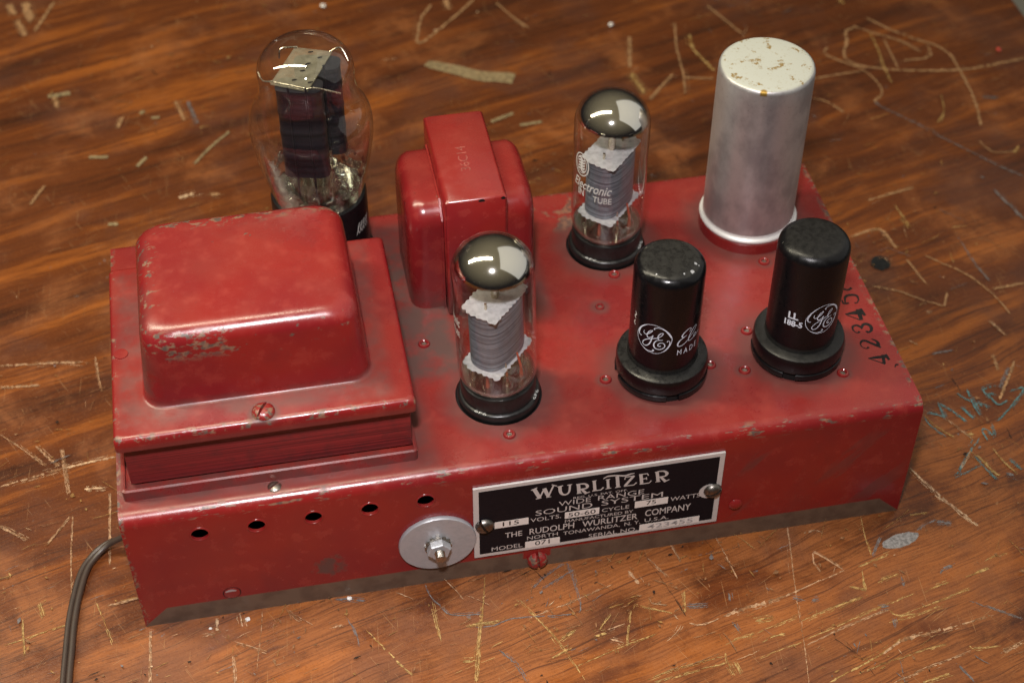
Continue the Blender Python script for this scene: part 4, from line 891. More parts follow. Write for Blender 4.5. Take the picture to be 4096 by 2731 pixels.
# eyelet rivets
EY = Geo().lathe([(0.0, 0.05), (0.95, 0.05), (1.05, 0.55), (1.4, 0.85), (1.9, 0.75), (2.3, 0.25), (2.35, -0.3)], (0, 0, 0), 24)
for i, (rx, ry) in enumerate(RIVETS):
    k = 0.8 if i == 3 else 1.0
    q = Geo()
    q.add([(rx + v[0] * k, ry + v[1] * k, H + v[2]) for v in EY.v], EY.f)
    r = part(q, "rivet", [M_REDPLAIN, M_STEEL])
    for pl in r.data.polygons:
        zz = max(r.data.vertices[v].co.z for v in pl.vertices) / S - H
        if zz < 0.3 and all(math.hypot(r.data.vertices[v].co.x / S - rx, r.data.vertices[v].co.y / S - ry) < 1.1 for v in pl.vertices):
            pl.material_index = 1
M_RIVTOP = M_STEEL
part(Geo().lathe([(2.7, -0.2), (2.6, 0.5), (2.0, 1.1), (1.0, 1.4), (0, 1.5)], (222.4, 0, 19.5), 28, 'y'), "rivet", M_REDPLAIN)
part(Geo().lathe([(3.0, -0.2), (2.95, 0.15), (2.2, 0.25), (0, 0.25)], (32.9, 0, 12.4), 28, 'y'), "rivet", M_REDPLAIN)
part(Geo().lathe([(2.9, -0.1), (3.05, 0.06), (3.3, 0.06), (3.35, -0.1)], (32.9, 0, 12.4), 32, "y", close=True), "rivet_groove", M_DARKHOLE)
part(Geo().add(*ribbon([(30.6, 13.6, 0.6), (32.6, 14.1, 1.3), (34.6, 13.7, 0.7)], lambda a, b: (a, -0.30, b), 4)), "paint_chip", M_ZINC, smooth=False)


def slot_screw(c, r, mat, parent, axis='y', ang=0.0, bare=None, name="screw", hgt=None):
    """round head with a real slot: two half domes either side of it"""
    h = hgt or r * 0.62
    g = Geo()
    sw = r * 0.13
    prof = [(math.cos(math.radians(a)), math.sin(math.radians(a))) for a in (0, 18, 36, 54, 72, 90)]
    ca, sa = math.cos(ang), math.sin(ang)

    def place(u, v, w):
        a, b = u * ca - v * sa, u * sa + v * ca
        return (c[0] + a, c[1] - w, c[2] + b) if axis == 'y' else (c[0] + a, c[1] + b, c[2] + w)
    for sgn in (1, -1):
        rows = []
        N = 14
        for i, (cr, sr) in enumerate(prof):
            row = []
            for k in range(N + 1):
                t = math.pi * k / N
                u, v = r * cr * math.cos(t), r * cr * math.sin(t)
                row.append(place(u, sgn * max(v, sw), h * sr))
            rows.append(row)
        base = len(g.v)
        vs = [p for row in rows for p in row]
        fs = []
        for i in range(len(prof) - 1):
            for k in range(N):
                fs.append([i * (N + 1) + k, i * (N + 1) + k + 1, (i + 1) * (N + 1) + k + 1, (i + 1) * (N + 1) + k])
        # slot wall
        wall = [place(-r * 0.99, sgn * sw, 0), place(r * 0.99, sgn * sw, 0)]
        n = len(vs)
        arc = [i * (N + 1) for i in range(len(prof))]
        arc2 = [i * (N + 1) + N for i in range(len(prof))]
        fs.append(arc + arc2[::-1][1:] if False else arc + arc2[::-1])
        g.add(vs, fs)
    fl = [place(r * 0.97 * math.cos(2 * math.pi * k / 24), r * 0.97 * math.sin(2 * math.pi * k / 24), h * 0.42) for k in range(24)]
    keep = [place(max(-r * .96, min(r * .96, u)), v, h * 0.30) for u, v in ((-r * .93, -sw), (r * .93, -sw), (r * .93, sw), (-r * .93, sw))]
    g.add(keep, [[0, 1, 2, 3]])
    return part(g, name, mat, parent)


M_WORNRED = red_paint("worn_red_screw", lambda b, mid, fine, big: (None, b.ramp(b.noise(b.p, 0.42, 4, 0.6), 0.50, 0.54)))
slot_screw((146.4, 0, 4.3), 4.1, M_WORNRED, amp, 'y', math.radians(92), hgt=3.4)
slot_screw((53.8, 6.0, H - 0.4), 2.6, M_STEEL, amp, 'z', math.radians(35), hgt=1.2)

# stencilled number on the top, next to the right edge
g = Geo()
for i, st in enumerate(DATA['sten']):
    g.add(*ribbon([(p[0], p[1], p[2] * 1.3) for p in st], lambda a, b, i=i: (a, b, H + 0.03 + i * 0.002), 5, 0.10, rng))
part(g, "stencilled_number", scratch_mat("stencil_ink", (0.012, 0.010, 0.010)), smooth=False)

# -------- power transformer
xL, xR, yF, yB = 3.4, 105.3, 9.4, 96.0
zt = H + 30.0
dome = (14.9, 92.0, 22.2, 87.0)
rings = []
lip = [(H + 24.4, 0.9, 1.2), (H + 24.2, 0.0, 1.6), (zt - 2.0, 0.0, 1.6), (zt - 0.9, 0.35, 1.8), (zt - 0.25, 1.0, 2.0), (zt, 2.2, 2.5)]
for z, i, r in lip:
    rings.append(rrect(xL + i, xR - i, yF + i, yB - i, r, z, 6))
x0, x1, y0, y1 = dome
for z, o, r in ((zt + 0.02, 1.3, 8.0), (zt + 0.3, 0.55, 7.6), (zt + 0.8, 0.12, 7.5), (zt + 2.0, 0.0, 7.5)):
    rings.append(rrect(x0 - o, x1 + o, y0 - o, y1 + o, r, z, 6))
hd = 31.3
for z, ins in ((hd - 16, 1.2), (hd - 7.0, 2.0)):
    rings.append(rrect(x0 + ins, x1 - ins, y0 + ins, y1 - ins, 8.0, zt + z, 6))
for k in range(1, 9):
    a = math.radians(90 * k / 8)
    ins = 2.0 + 6.6 * (1 - math.cos(a))
    rings.append(rrect(x0 + ins, x1 - ins, y0 + ins, y1 - ins, 8.5 + 0.5 * math.sin(a), zt + hd - 7.0 + 6.7 * math.sin(a), 6))
rings.append(rrect(x0 + 22, x1 - 22, y0 + 22, y1 - 22, 6, zt + hd, 6))
g = Geo().loft(rings)
pt = part(g, "power_transformer", M_DOME, angle=60)
pt['label'] = "big red power transformer with rounded chipped cover, left end of the chassis"
part(Geo().box(5.4, 103.4, 13.2, 92.2, H + 3.2, H + 24.3, 0.4), "lamination_stack", M_CORE, pt, angle=40)
g = Geo()
g.loft([rrect(2.2, 104.8, 8.6, 97.0, 1.5, H + 0.05, 4), rrect(2.2, 104.8, 8.6, 97.0, 1.5, H + 4.6, 4), rrect(2.9, 104.1, 9.3, 96.3, 1.2, H + 5.0, 4),
        rrect(3.5, 103.5, 9.9, 95.7, 1.0, H + 4.8, 4), rrect(3.5, 103.5, 9.9, 95.7, 1.0, H + 2.0, 4)])
part(g, "base_frame", M_RED, pt, angle=40)
for yy in (30, 76):
    part(Geo().tube([(4.6, yy, H + 3), (4.6, yy, H + 24.6)], 1.1, 10), "bolt", M_STEEL, pt)
slot_screw((53.8, 13.7, zt + 0.0), 4.0, M_WORNRED, pt, 'z', math.radians(58), hgt=2.6)
part(Geo().lathe([(2.5, 0.0), (2.4, 0.35), (1.2, 0.45), (0, 0.4)], (7.2, 50.4, zt), 24), "flush_rivet", M_REDPLAIN, pt)

# -------- output transformer: square core between two rounded bells
g = Geo()
g.box(127.1, 150.0, 78.3, 130.6, H + 0.03, H + 56.6, 1.0)
ot = part(g, "output_transformer", M_RED, angle=50)
ot['label'] = "upright red output transformer with square middle and two rounded side bells"


def bell(xa, xb, sgn):
    """half shell bulging along x away from the core"""
    rings = []
    for dx, ins in ((0.0, -0.0), (0.45, 0.0), (0.6, 0.0), (0.78, 0.9), (0.90, 2.4), (0.97, 4.4), (1.0, 7.5)):
        x = xa + (xb - xa) * dx
        y0, y1, z1 = 84.0 + ins, 126.0 - ins, H + 49.0 - ins
        pts = [(x, y0, H + 0.03), (x, y1, H + 0.03)]
        r = 9.0 - ins * 0.3
        for k in range(7):
            a = math.radians(90 * k / 6)
            pts.append((x, y1 - r + r * math.cos(a), z1 - r + r * math.sin(a)))
        for k in range(7):
            a = math.radians(90 + 90 * k / 6)
            pts.append((x, y0 + r + r * math.cos(a), z1 - r + r * math.sin(a)))
        rings.append(pts)
    return Geo().loft(rings)


part(bell(127.0, 113.8, -1), "bell_cover", M_RED, ot, angle=45)
part(bell(150.1, 162.4, 1), "bell_cover", M_RED, ot, angle=45)
for xa in (126.2, 150.2):
    part(Geo().loft([[(xa, 83.0, H + 0.1), (xa, 127.0, H + 0.1), (xa, 127.0, H + 44), (xa, 121.0, H + 50.2), (xa, 89.0, H + 50.2), (xa, 83.0, H + 44)],
                     [(xa + 0.7, 83.0, H + 0.1), (xa + 0.7, 127.0, H + 0.1), (xa + 0.7, 127.0, H + 44), (xa + 0.7, 121.0, H + 50.2), (xa + 0.7, 89.0, H + 50.2), (xa + 0.7, 83.0, H + 44)]]),
         "bell_rim", M_RED, ot, smooth=False)
v2, f2 = text_flat("36C14", 0, 14.5, 0, 3.6)
g = Geo().add([(139.6 - b, 95.0 + a, H + 56.63) for a, b in v2], f2)
part(g, "scribed_number", scratch_mat("faint_pencil", (0.34, 0.085, 0.066)), ot, smooth=False)
for (a, b, w) in ((139.5, 78.1, 2.2), (147.8, 78.1, 1.4)):
    part(Geo().add(*ribbon([(a, H + 55.4, 0.8), (a + w * 0.5, H + 55.7, 1.3), (a + w, H + 55.3, 0.7)], lambda u, v: (u, 78.27, v), 4)), "paint_chip", M_DARKHOLE, ot, smooth=False)

# -------- filter capacitor
ct = part(Geo().lathe([(18.25, 5.4), (18.2, 30), (18.2, 70), (18.15, 76.6), (17.9, 77.7), (17.2, 78.3), (16.2, 78.5), (8, 78.55), (0, 78.55)], (255.0, 109.4, H), 72), "capacitor_can",
          None, angle=50)


def can_mat():
    b = NT("aluminium_can_brushed")
    p = b.coord()
    x, y, z = b.xyz
    n = b.noise(b.vec(b.mul(x, 0.08), b.mul(y, 0.08), b.mul(z, 0.05)), 1.0, 4, 0.6)
    br = b.noise(b.vec(b.mul(x, 0.25), b.mul(y, 0.25), b.mul(z, 5.0)), 1.0, 3, 0.6)
    sp = b.noise(p, 0.9, 5, 0.7)
    top = b.ramp(z, H + 77.9, H + 78.4)
    col = b.mix(b.ramp(n, 0.38, 0.66), (0.54, 0.535, 0.53), (0.37, 0.355, 0.36))
    col = b.mix(b.mul(b.ramp(sp, 0.60, 0.68, 0.0, 0.5), b.ramp(z, H + 45, H + 70, 0.2, 1.0)), col, (0.22, 0.20, 0.20))
    tn = b.noise(p, 0.21, 5, 0.7)
    tcol = b.mix(b.ramp(tn, 0.575, 0.64), (0.44, 0.455, 0.405), (0.24, 0.165, 0.06))
    tcol = b.mix(b.ramp(b.noise(p, 0.9, 4, 0.7), 0.58, 0.66, 0.0, 0.5), tcol, (0.36, 0.33, 0.22))
    rim = b.mul(b.ramp(b.radial(248.5, 92.8), 0.9, 1.7, 1.0, 0.0), b.ramp(z, H + 76.0, H + 77.0))
    col = b.mix(top, col, tcol)
    col = b.mix(rim, col, (0.26, 0.16, 0.03))
    met = b.ramp(z, H + 78.0, H + 78.5, 0.75, 0.10)
    rg = b.add(b.ramp(z, H + 77.9, H + 78.4, 0.40, 0.55), b.mul(n, 0.12))
    return b.done(b.bsdf(Base_Color=col, Metallic=met, Roughness=rg, Normal=b.bump(b.add(b.mul(br, 0.8), b.mul(sp, 0.5)), 0.10, 0.0002)))


ct.data.materials.append(can_mat())
ct['label'] = "tall bare aluminium capacitor can with stained top on a red ring"
part(Geo().lathe([(18.4, 5.2), (19.0, 5.25), (19.5, 5.4), (19.75, 6.0), (19.5, 6.7), (18.9, 7.1), (18.45, 7.6), (18.3, 8.4)], (255.1, 109.4, H), 64), "rolled_rim", metal("bright_rim_metal", (0.72, 0.71, 0.70), 0.42, 0.1, None, 0.3, 0.35), ct, angle=60)
part(Geo().lathe([(19.7, 0.02), (19.6, 4.6), (19.0, 5.1), (10, 5.1)], (255.2, 109.5, H), 64), "red_ring", M_REDPLAIN, ct, angle=45)

# -------- washer, lock washer, nut and bolt on the front
wc = (108.9, -0.05, 24.6)
ws = part(Geo().lathe([(3.0, 0.0), (14.2, 0.0), (14.3, 0.3), (14.3, 1.3), (14.0, 1.7), (3.0, 1.9)], wc, 72, 'y', close=True), "flat_washer", M_ZINC, angle=40)
ws['label'] = "large zinc washer with nut and bolt beside the nameplate"
g = Geo()
for k in range(12):
    a = 2 * math.pi * k / 12
    ca, sa = math.cos(a), math.sin(a)
    q = [(3.0, -0.75), (5.0, -0.6), (5.0, 0.6), (3.0, 0.75)]
    vs = []
    for w, tw in ((1.95, 0.0), (2.7, 0.35)):
        for u, v in q:
            vs.append((wc[0] + u * ca - v * sa, wc[1] - w - (tw if v > 0 and u > 4 else 0), wc[2] + u * sa + v * ca))
    g.add(vs, [[0, 1, 2, 3], [4, 5, 6, 7], [0, 1, 5, 4], [1, 2, 6, 5], [2, 3, 7, 6], [3, 0, 4, 7]])
g.lathe([(2.2, 1.95), (4.0, 1.95), (4.0, 2.6), (2.2, 2.6)], wc, 32, 'y', close=True)
part(g, "lock_washer", M_STEEL, ws, smooth=False)
g = Geo()
rings = []
for w, r in ((2.6, 4.2), (2.9, 4.45), (5.3, 4.45), (5.7, 4.1), (5.7, 2.0)):
    rings.append([(wc[0] + r * math.cos(math.radians(60 * k + 12)), wc[1] - w, wc[2] + r * math.sin(math.radians(60 * k + 12))) for k in range(6)])
g.loft(rings, (False, False))
part(g, "hex_nut", M_ZINC, ws, smooth=False)
prof = [(1.75, 2.0)]
w = 5.0
while w < 8.8:
    prof += [(1.5, w), (1.85, w + 0.25), (1.5, w + 0.5)]
    w += 0.5
prof += [(1.3, 9.0), (0.0, 9.2)]
part(Geo().lathe(prof, wc, 20, 'y'), "bolt", M_STEEL, ws, angle=60)

# -------- nameplate
px0, px1, pz0, pz1 = 122.4, 215.4, 12.0, 51.6
npl = part(Geo().box(px0, px1, -0.95, -0.05, pz0, pz1, 0.12), "nameplate", M_PLATE, smooth=False)
npl['label'] = "black and silver nameplate screwed to the front panel"
part(Geo().box(px0 + 2.0, px1 - 2.0, -0.985, -0.90, pz0 + 1.8, pz1 - 1.9), "enamel_field", M_ENAMEL, npl, smooth=False)
M_BOX = metal("bright_value_box", (0.74, 0.71, 0.67), 0.5, 0.08, None, 0.6, 0.2)
for (a, b, z0, z1) in DATA['boxes']:
    zc_ = (z0 + z1) / 2
    part(Geo().box(a, b, -1.02, -0.95, zc_ - 1.85, zc_ + 1.85), "value_box", M_BOX, npl, smooth=False)
g = Geo()
for i, st in enumerate(DATA['wur']):
    g.add(*ribbon(st, lambda a, b, i=i: (a, -1.02 - i * 0.0015, b), 4 if len(st) > 3 else 0))
part(g, "lettering", M_PLATE, npl, smooth=False)
for t, a, b, z, h in DATA['plate']:
    bold = 0.008 if t in ('THE', 'RUDOLPH', 'WURLITZER', 'COMPANY') else (-0.004 if h > 2.8 else 0.0)
    v2, f2 = text_flat(t, a, b, z, h * 0.86, bold)
    part(Geo().add([(u, -1.03, v) for u, v in v2], f2), "lettering", M_PLATE, npl, smooth=False)
for t, a, b, z, h in DATA['box_text']:
    if t == '423455':
        z = 13.9
    v2, f2 = text_flat(t, a, b, z, h * 0.9, 0.006)
    if t == '423455':                       # stamped digits
        n = len(v2)
        part(Geo().add([(u, -1.10, v) for u, v in v2], f2), "stamped_digits", M_ZINC, npl, smooth=False)
    else:
        part(Geo().add([(u, -1.05, v) for u, v in v2], f2), "lettering", M_BLACKINK, npl, smooth=False)
slot_screw((126.4, -0.95, 30.4), 3.55, M_DKSTEEL, npl, 'y', math.radians(118), hgt=2.4)
part(Geo().lathe([(3.9, 0.93), (3.9, 1.02), (0, 1.02)], (210.9, 0, 30.9), 28, 'y'), "bare_spot", M_PLATE, npl)
slot_screw((212.2, -0.95, 31.1), 3.5, M_DKSTEEL, npl, 'y', math.radians(20), hgt=2.4)

# -------- power cord, two conductors side by side
path = catmull([(3, 33.5, 13), (-2.5, 35.0, 12.0), (-7.4, 36.0, 8.6), (-12.2, 36.6, 5.2), (-16.8, 33.6, 3.4), (-20.6, 27.8, 2.9), (-23.4, 16.6, 3.0), (-25.2, 5.1, 3.0), (-26.3, -8.2, 3.0), (-27.2, -20.6, 3.0), (-28.4, -45, 3.0), (-30.5, -90, 3.0), (-32, -140, 3.0)], 8)
p2 = []
for i, p in enumerate(path):
    a = path[max(i - 1, 0)]
    b = path[min(i + 1, len(path) - 1)]
    t = Vector(b) - Vector(a)
    t.normalize()
    side = Vector((0, 0, 1)).cross(t).normalized()
    k = min(1.0, i / 30.0)
    off = (side * -(1.9 * k + 0.6) + Vector((0, 0, -1.35 * k - 2.0 * (1 - k)))) if True else None
    p2.append(tuple(Vector(p) + off))
p2 = [(p[0], p[1], max(p[2], 1.2)) for p in p2]
g = Geo().tube(path, 1.15, 14).tube(p2, 1.12, 14)
cord = part(g, "power_cord", M_CORD, angle=80)

# ------------------------------------------------------------------ tubes
def cyl_map(r):
    return lambda a, b: (r * math.cos(a / r), r * math.sin(a / r), b)


def metal_tube(loc, rad, h, mat, label, turn, old):
    t = thing("metal_vacuum_tube", label, "vacuum tube", (loc[0], loc[1], H), "black metal tubes on the right of the chassis")
    prof = [(rad + 0.3, 10.8), (rad, 12.0), (rad, 30), (rad, h - 4.6)]
    for k in range(1, 7):
        a = math.radians(90 * k / 6)
        prof.append((rad - 4.4 + 4.4 * math.cos(a), h - 4.6 + 4.2 * math.sin(a)))
    prof += [(rad - 7, h - 0.15), (0, h)]
    Geo().lathe(prof, seg=72).obj("shell", mat, t, angle=50)
    Geo().lathe([(14.5, 4.2), (16.6, 4.2), (16.9, 4.8), (16.9, 9.6), (16.5, 10.7), (15.4, 11.3), (13.0, 11.4), (12.6, 11.0)], seg=72).obj("base_collar", mat, t, angle=40)
    # lower bayonet ring in four pieces with gaps
    for k in range(4):
        a0 = math.radians(90 * k + turn)
        n = 14
        rings = []
        for i in range(n + 1):
            a = a0 + math.radians(74) * i / n
            rings.append([(r * math.cos(a), r * math.sin(a), z) for r, z in ((15.0, 1.6), (17.0, 1.6), (17.15, 2.0), (17.15, 3.8), (16.8, 4.15), (15.0, 4.15))])
        Geo().loft(rings).obj("base_ring", mat, t, angle=40)
    Geo().lathe([(15.6, -0.2), (15.6, 1.7), (14.6, 4.3), (10, 4.3)], seg=48).obj("socket_rim", M_DARKHOLE, t, angle=40)
    return t


m1 = metal_tube((199.5, 34.6), 12.7, 57.0, M_TUBE_OLD, "glossy black metal tube with dusty chipped top and script lettering, left of the two", 8, True)
m2 = metal_tube((252.2, 35.2), 12.85, 57.6, M_TUBE_NEW, "satin black metal tube printed LL 188-5, nearest the stencilled number", -20, False)
r1 = 12.7 + 0.05
g = Geo()
for i, st in enumerate(DATA['ge']):
    g.add(*ribbon(st, cyl_map(r1 + i * 0.003), 5))
g.obj("emblem", M_WHITEINK, m1, smooth=False)
g = Geo()
for i, st in enumerate(DATA['elec']):
    g.add(*ribbon(st, cyl_map(r1 + i * 0.003), 5))
g.obj("lettering", M_WHITEINK, m1, smooth=False)
v2, f2 = text_flat("M A D E", -18.6, -9.6, 20.7, 2.6)
Geo().add([cyl_map(r1)(a, b) for a, b in v2], f2).obj("lettering", M_WHITEINK, m1, smooth=False)
g = Geo()
for i, st in enumerate(([(-36.6, 36.6, 0.3), (-36.0, 35.4, 0.5), (-36.8, 34.4, 0.5), (-36.1, 33.4, 0.4)], [(-36.4, 32.4, 0.4), (-36.9, 31.2, 0.5), (-36.2, 30.2, 0.4)])):
    g.add(*ribbon(st, cyl_map(r1 + i * 0.003), 4))
g.obj("worn_print", M_GREYINK, m1, smooth=False)
for (cx, cy, w) in ((5.5, -8.0, 1.3), (7.6, -4.6, 1.2), (2.4, -8.8, 0.6), (-7, -7, 0.6), (8.6, -5.4, 0.5)):
    q = [(cx + w * 0.6 * math.cos(k) * rng.uniform(0.6, 1.2), cy + w * 0.6 * math.sin(k) * rng.uniform(0.6, 1.2)) for k in (0, 0.9, 1.8, 2.7, 3.6, 4.5, 5.4)]
    Geo().add([(a, b, 57.0 - 4.6 + 0.03 + (4.2 * math.sqrt(max(0, 1 - (max(0, math.hypot(a, b) - 8.3) / 4.4) ** 2)) + (0.25 if math.hypot(a, b) < 9 else 0.1))) for a, b in q], [list(range(7))]).obj("paint_chip", M_ZINC, m1, smooth=False)
r2 = 12.85 + 0.05
dx = 10.1
g = Geo()
for i, st in enumerate(DATA['ge']):
    g.add(*ribbon([(p[0] + dx, p[1] - 0.1, p[2]) for p in st], cyl_map(r2 + i * 0.003), 5))
g.obj("emblem", M_WHITEINK, m2, smooth=False)
for t, a, b, z, h in (("LL", -30.8, -26.9, 27.9, 3.0), ("188-5", -31.9, -25.1, 24.5, 2.5)):
    v2, f2 = text_flat(t, a, b, z, h, 0.035)
    Geo().add([cyl_map(r2)(u, v) for u, v in v2], f2).obj("lettering", M_WHITEINK, m2, smooth=False)


def jagged(poly, step, amp_, rr):
    out = []
    n = len(poly)
    for i in range(n):
        a, b = poly[i], poly[(i + 1) % n]
        ln = math.hypot(b[0] - a[0], b[1] - a[1])
        k = max(2, int(ln / step))
        nx, ny = (b[1] - a[1]) / ln, -(b[0] - a[0]) / ln
        for j in range(k):
            t = j / k
            o = (rr.uniform(0.2, 1.0) if j % 2 else rr.uniform(-0.6, 0.1)) * amp_
            out.append((a[0] + (b[0] - a[0]) * t + nx * o, a[1] + (b[1] - a[1]) * t + ny * o))
    return out


def plate_mat(name, c0, c1, scale_z):
    b = NT(name)
    p = b.coord()
    x, y, z = b.xyz
    ln = b.noise(b.vec(b.mul(x, 0.02), b.mul(y, 0.02), b.mul(z, scale_z)), 1.0, 3, 0.6)
    n = b.noise(p, 0.2, 4, 0.6)
    col = b.mix(b.ramp(ln, 0.32, 0.66), c0, c1)
    col = b.mix(b.ramp(n, 0.45, 0.7, 0.0, 0.4), col, c0)
    return b.done(b.bsdf(Base_Color=col, Roughness=0.5, Metallic=0.25, Normal=b.bump(ln, 0.5, 0.0005)))


M_GREYPLATE = plate_mat("grey_ribbed_anode", (0.085, 0.10, 0.12), (0.255, 0.295, 0.335), 1.3)
M_BLACKPLATE = plate_mat("black_carbon_anode", (0.005, 0.005, 0.007), (0.020, 0.018, 0.024), 0.45)
M_COPPER = plain("copper_lead", (0.45, 0.10, 0.05), 0.4)
M_BEADGLASS = thin_glass("bead_glass", (0.93, 0.95, 0.92), 2.2)
M_NICKEL = metal("nickel_wire", (0.66, 0.60, 0.48), 0.25, 0.2)


def ell_ring(cx, cy, a, b, z, rot, n=36, power=2.6):
    out = []
    for k in range(n):
        t = 2 * math.pi * k / n
        c, s_ = math.cos(t), math.sin(t)
        x = a * math.copysign(abs(c) ** (2 / power), c)
        y = b * math.copysign(abs(s_) ** (2 / power), s_)
        out.append((cx + x * math.cos(rot) - y * math.sin(rot), cy + x * math.sin(rot) + y * math.cos(rot), z))
    return out


def glass_tube(loc, tilt, label, prints, seed):
    rr = random.Random(seed)
    t = thing("glass_power_tube", label, "vacuum tube", (loc[0], loc[1], H), "mirror topped glass tubes")
    t.rotation_euler = (tilt[0], tilt[1], 0)
    Geo().lathe([(13.2, -1.4), (14.7, -1.4), (14.95, -0.9), (15.05, 2.4), (14.8, 3.1), (14.2, 3.4), (13.7, 3.5)], seg=64).obj("base_flange", M_BAKE, t, angle=45)
    Geo().lathe([(13.75, 3.3), (13.75, 9.6), (13.5, 10.2), (12.8, 10.4), (6, 10.4)], seg=64).obj("base", M_BAKE, t, angle=45)
    for ang in (-128, -28):
        v2, f2 = text_flat("6F6", -2.4, 2.4, -0.75, 1.6)
        r0 = 14.25
        vs = []
        for a, b in v2:
            th = math.radians(ang) + a / r0
            vs.append(((r0 - b * 0.62) * math.cos(th), (r0 - b * 0.62) * math.sin(th), 3.52))
        Geo().add(vs, f2).obj("lettering", M_GREYINK, t, smooth=False)
    prof = [(9.0, 10.9), (12.0, 11.0), (13.3, 11.8), (14.0, 13.6), (14.35, 16.5), (14.4, 30), (14.4, 50), (14.4, 62.0)]
    b = 12.3
    for k in range(1, 13):
        a = math.radians(90 * k / 12)
        prof.append((14.4 * math.cos(a), 62.0 + b * math.sin(a)))
    Geo().lathe(prof, seg=80).obj("glass_envelope", M_GLASS, t, angle=80)
    gp = [(13.75, 58.0), (13.75, 62.0)]
    for k in range(1, 13):
        a = math.radians(90 * k / 12)
        gp.append((13.75 * math.cos(a), 62.0 + (b - 0.6) * math.sin(a)))
    o = Geo().lathe(gp, seg=80).obj("getter_film", M_GETTER, t, angle=80)
    bm = bmesh.new()
    bm.from_mesh(o.data)
    bmesh.ops.delete(bm, geom=[f for f in bm.faces if len(f.verts) > 4 and f.calc_center_median().z < 60 * S], context='FACES')
    bm.to_mesh(o.data)
    bm.free()
    # electrode cage
    rot = math.radians(45)
    rings = []
    n = 25
    for i in range(n + 1):
        z = 22.2 + 25.6 * i / n
        k = 1.0 + (0.004 if i % 2 else -0.004)
        rings.append(ell_ring(0.4, 0.6, 11.0 * k, 7.4 * k, z, rot, 48, 2.7))
    Geo().loft(rings).obj("anode_plate", M_GREYPLATE, t, angle=30)
    for z, (w, d) in ((21.4, (12.2, 8.2)), (48.2, (11.4, 7.6))):
        c, s_ = math.cos(rot), math.sin(rot)
        poly = [(u * c - v * s_ + 0.6, u * s_ + v * c + 0.5) for u, v in ((-w, -d), (w * 0.9, -d * 0.9), (w, -d * 0.3), (w, d * 0.6), (w * 0.85, d), (-w * 0.9, d * 0.95), (-w * 1.04, d * 0.4))]
        jg = jagged(poly, 1.1, 0.6, rr)
        rings = [[(a, b_, z + (0.22 if k else 0)) for a, b_ in jg] for k in (0, 1)]
        Geo().loft(rings).obj("mica_spacer", M_MICA, t, smooth=False)
    for u, v in ((-6.8, 0), (6.8, 0)):
        Geo().tube([(u * math.cos(rot) + 1, u * math.sin(rot), 12.5), (u * math.cos(rot) + 1, u * math.sin(rot), 51)], 0.5, 8).obj("support_rod", M_NICKEL, t)
    Geo().tube([(0.5, 1.0, 48), (0.5, 0.0, 56)], 1.5, 12).obj("getter_holder", M_NICKEL, t)
    Geo().lathe([(12.9, 12.2), (13.2, 13.6), (11.5, 13.9), (5.2, 14.2), (3.8, 16.8), (2.2, 17.6), (0, 17.8)], seg=40).obj("glass_button", M_BEADGLASS, t, angle=60)
    Geo().lathe([(12.6, 10.6), (12.6, 11.9), (6, 12.0)], seg=40).obj("base_insert", metal("tube_floor_metal", (0.55, 0.50, 0.42), 0.16, 0.4, None, 0.6), t)
    for k in range(8):
        a = math.radians(45 * k + 12)
        cx, cy = 9.2 * math.cos(a), 9.2 * math.sin(a)
        Geo().lathe([(1.9, 12.8), (2.0, 14.6), (1.6, 16.4), (0.9, 17.6), (0.35, 18.2)], (cx, cy, 0), 16).obj("lead_bead", M_BEADGLASS, t, angle=80)
        Geo().tube([(cx, cy, 12.6), (cx, cy, 17.6), (cx * 0.85, cy * 0.85, 24.2)], [0.75, 0.55, 0.3], 8).obj("lead_wire", M_COPPER if k % 2 else M_NICKEL, t)
    for txt, a, b_, z, h, sh in prints:
        v2, f2 = text_flat(txt, a, b_, z, h, 0.01, sh)
        Geo().add([cyl_map(14.46)(u, v) for u, v in v2], f2).obj("lettering", M_GREYINK, t, smooth=False)
    return t


gt1 = glass_tube((138.5, 34.8), (0.0, math.radians(-1.7)), "front mirror topped glass tube with grey ribbed anode, before the output transformer",
                 [("Electronic", -51.5, -39.5, 42.0, 4.4, 0.3), ("IN      TUBE", -51, -40, 37.0, 2.6, 0)], 3)
gt2 = glass_tube((195.6, 107.2), (math.radians(0.4), math.radians(0.0)), "rear mirror topped glass tube with script lettering, beside the aluminium can",
                 [("Electronic", -42.5, -25.3, 37.6, 4.2, 0.35), ("IN", -39.8, -36.8, 34.0, 3.2, 0), ("TUBE", -32.6, -25.2, 33.4, 2.8, 0)], 5)
# shield print on the rear tube
g = Geo()
cxm, czm = -38.6, 48.6
for ra, rb, w in ((3.6, 5.2, 0.5), (2.6, 4.0, 0.3)):
    g.add(*ribbon([(cxm + ra * math.cos(k * math.pi / 6), czm + rb * math.sin(k * math.pi / 6), w) for k in range(13)], cyl_map(14.46 + ra * 0.002), 3))
for k in range(5):
    z = czm - 2.6 + 1.3 * k
    g.add(*ribbon([(cxm - 1.8, z, 0.5), (cxm - 0.6, z + 0.6, 0.9), (cxm + 0.6, z - 0.5, 0.9), (cxm + 1.8, z + 0.3, 0.5)], cyl_map(14.475 + k * 0.001), 3))
g.obj("emblem", M_GREYINK, gt2, smooth=False)

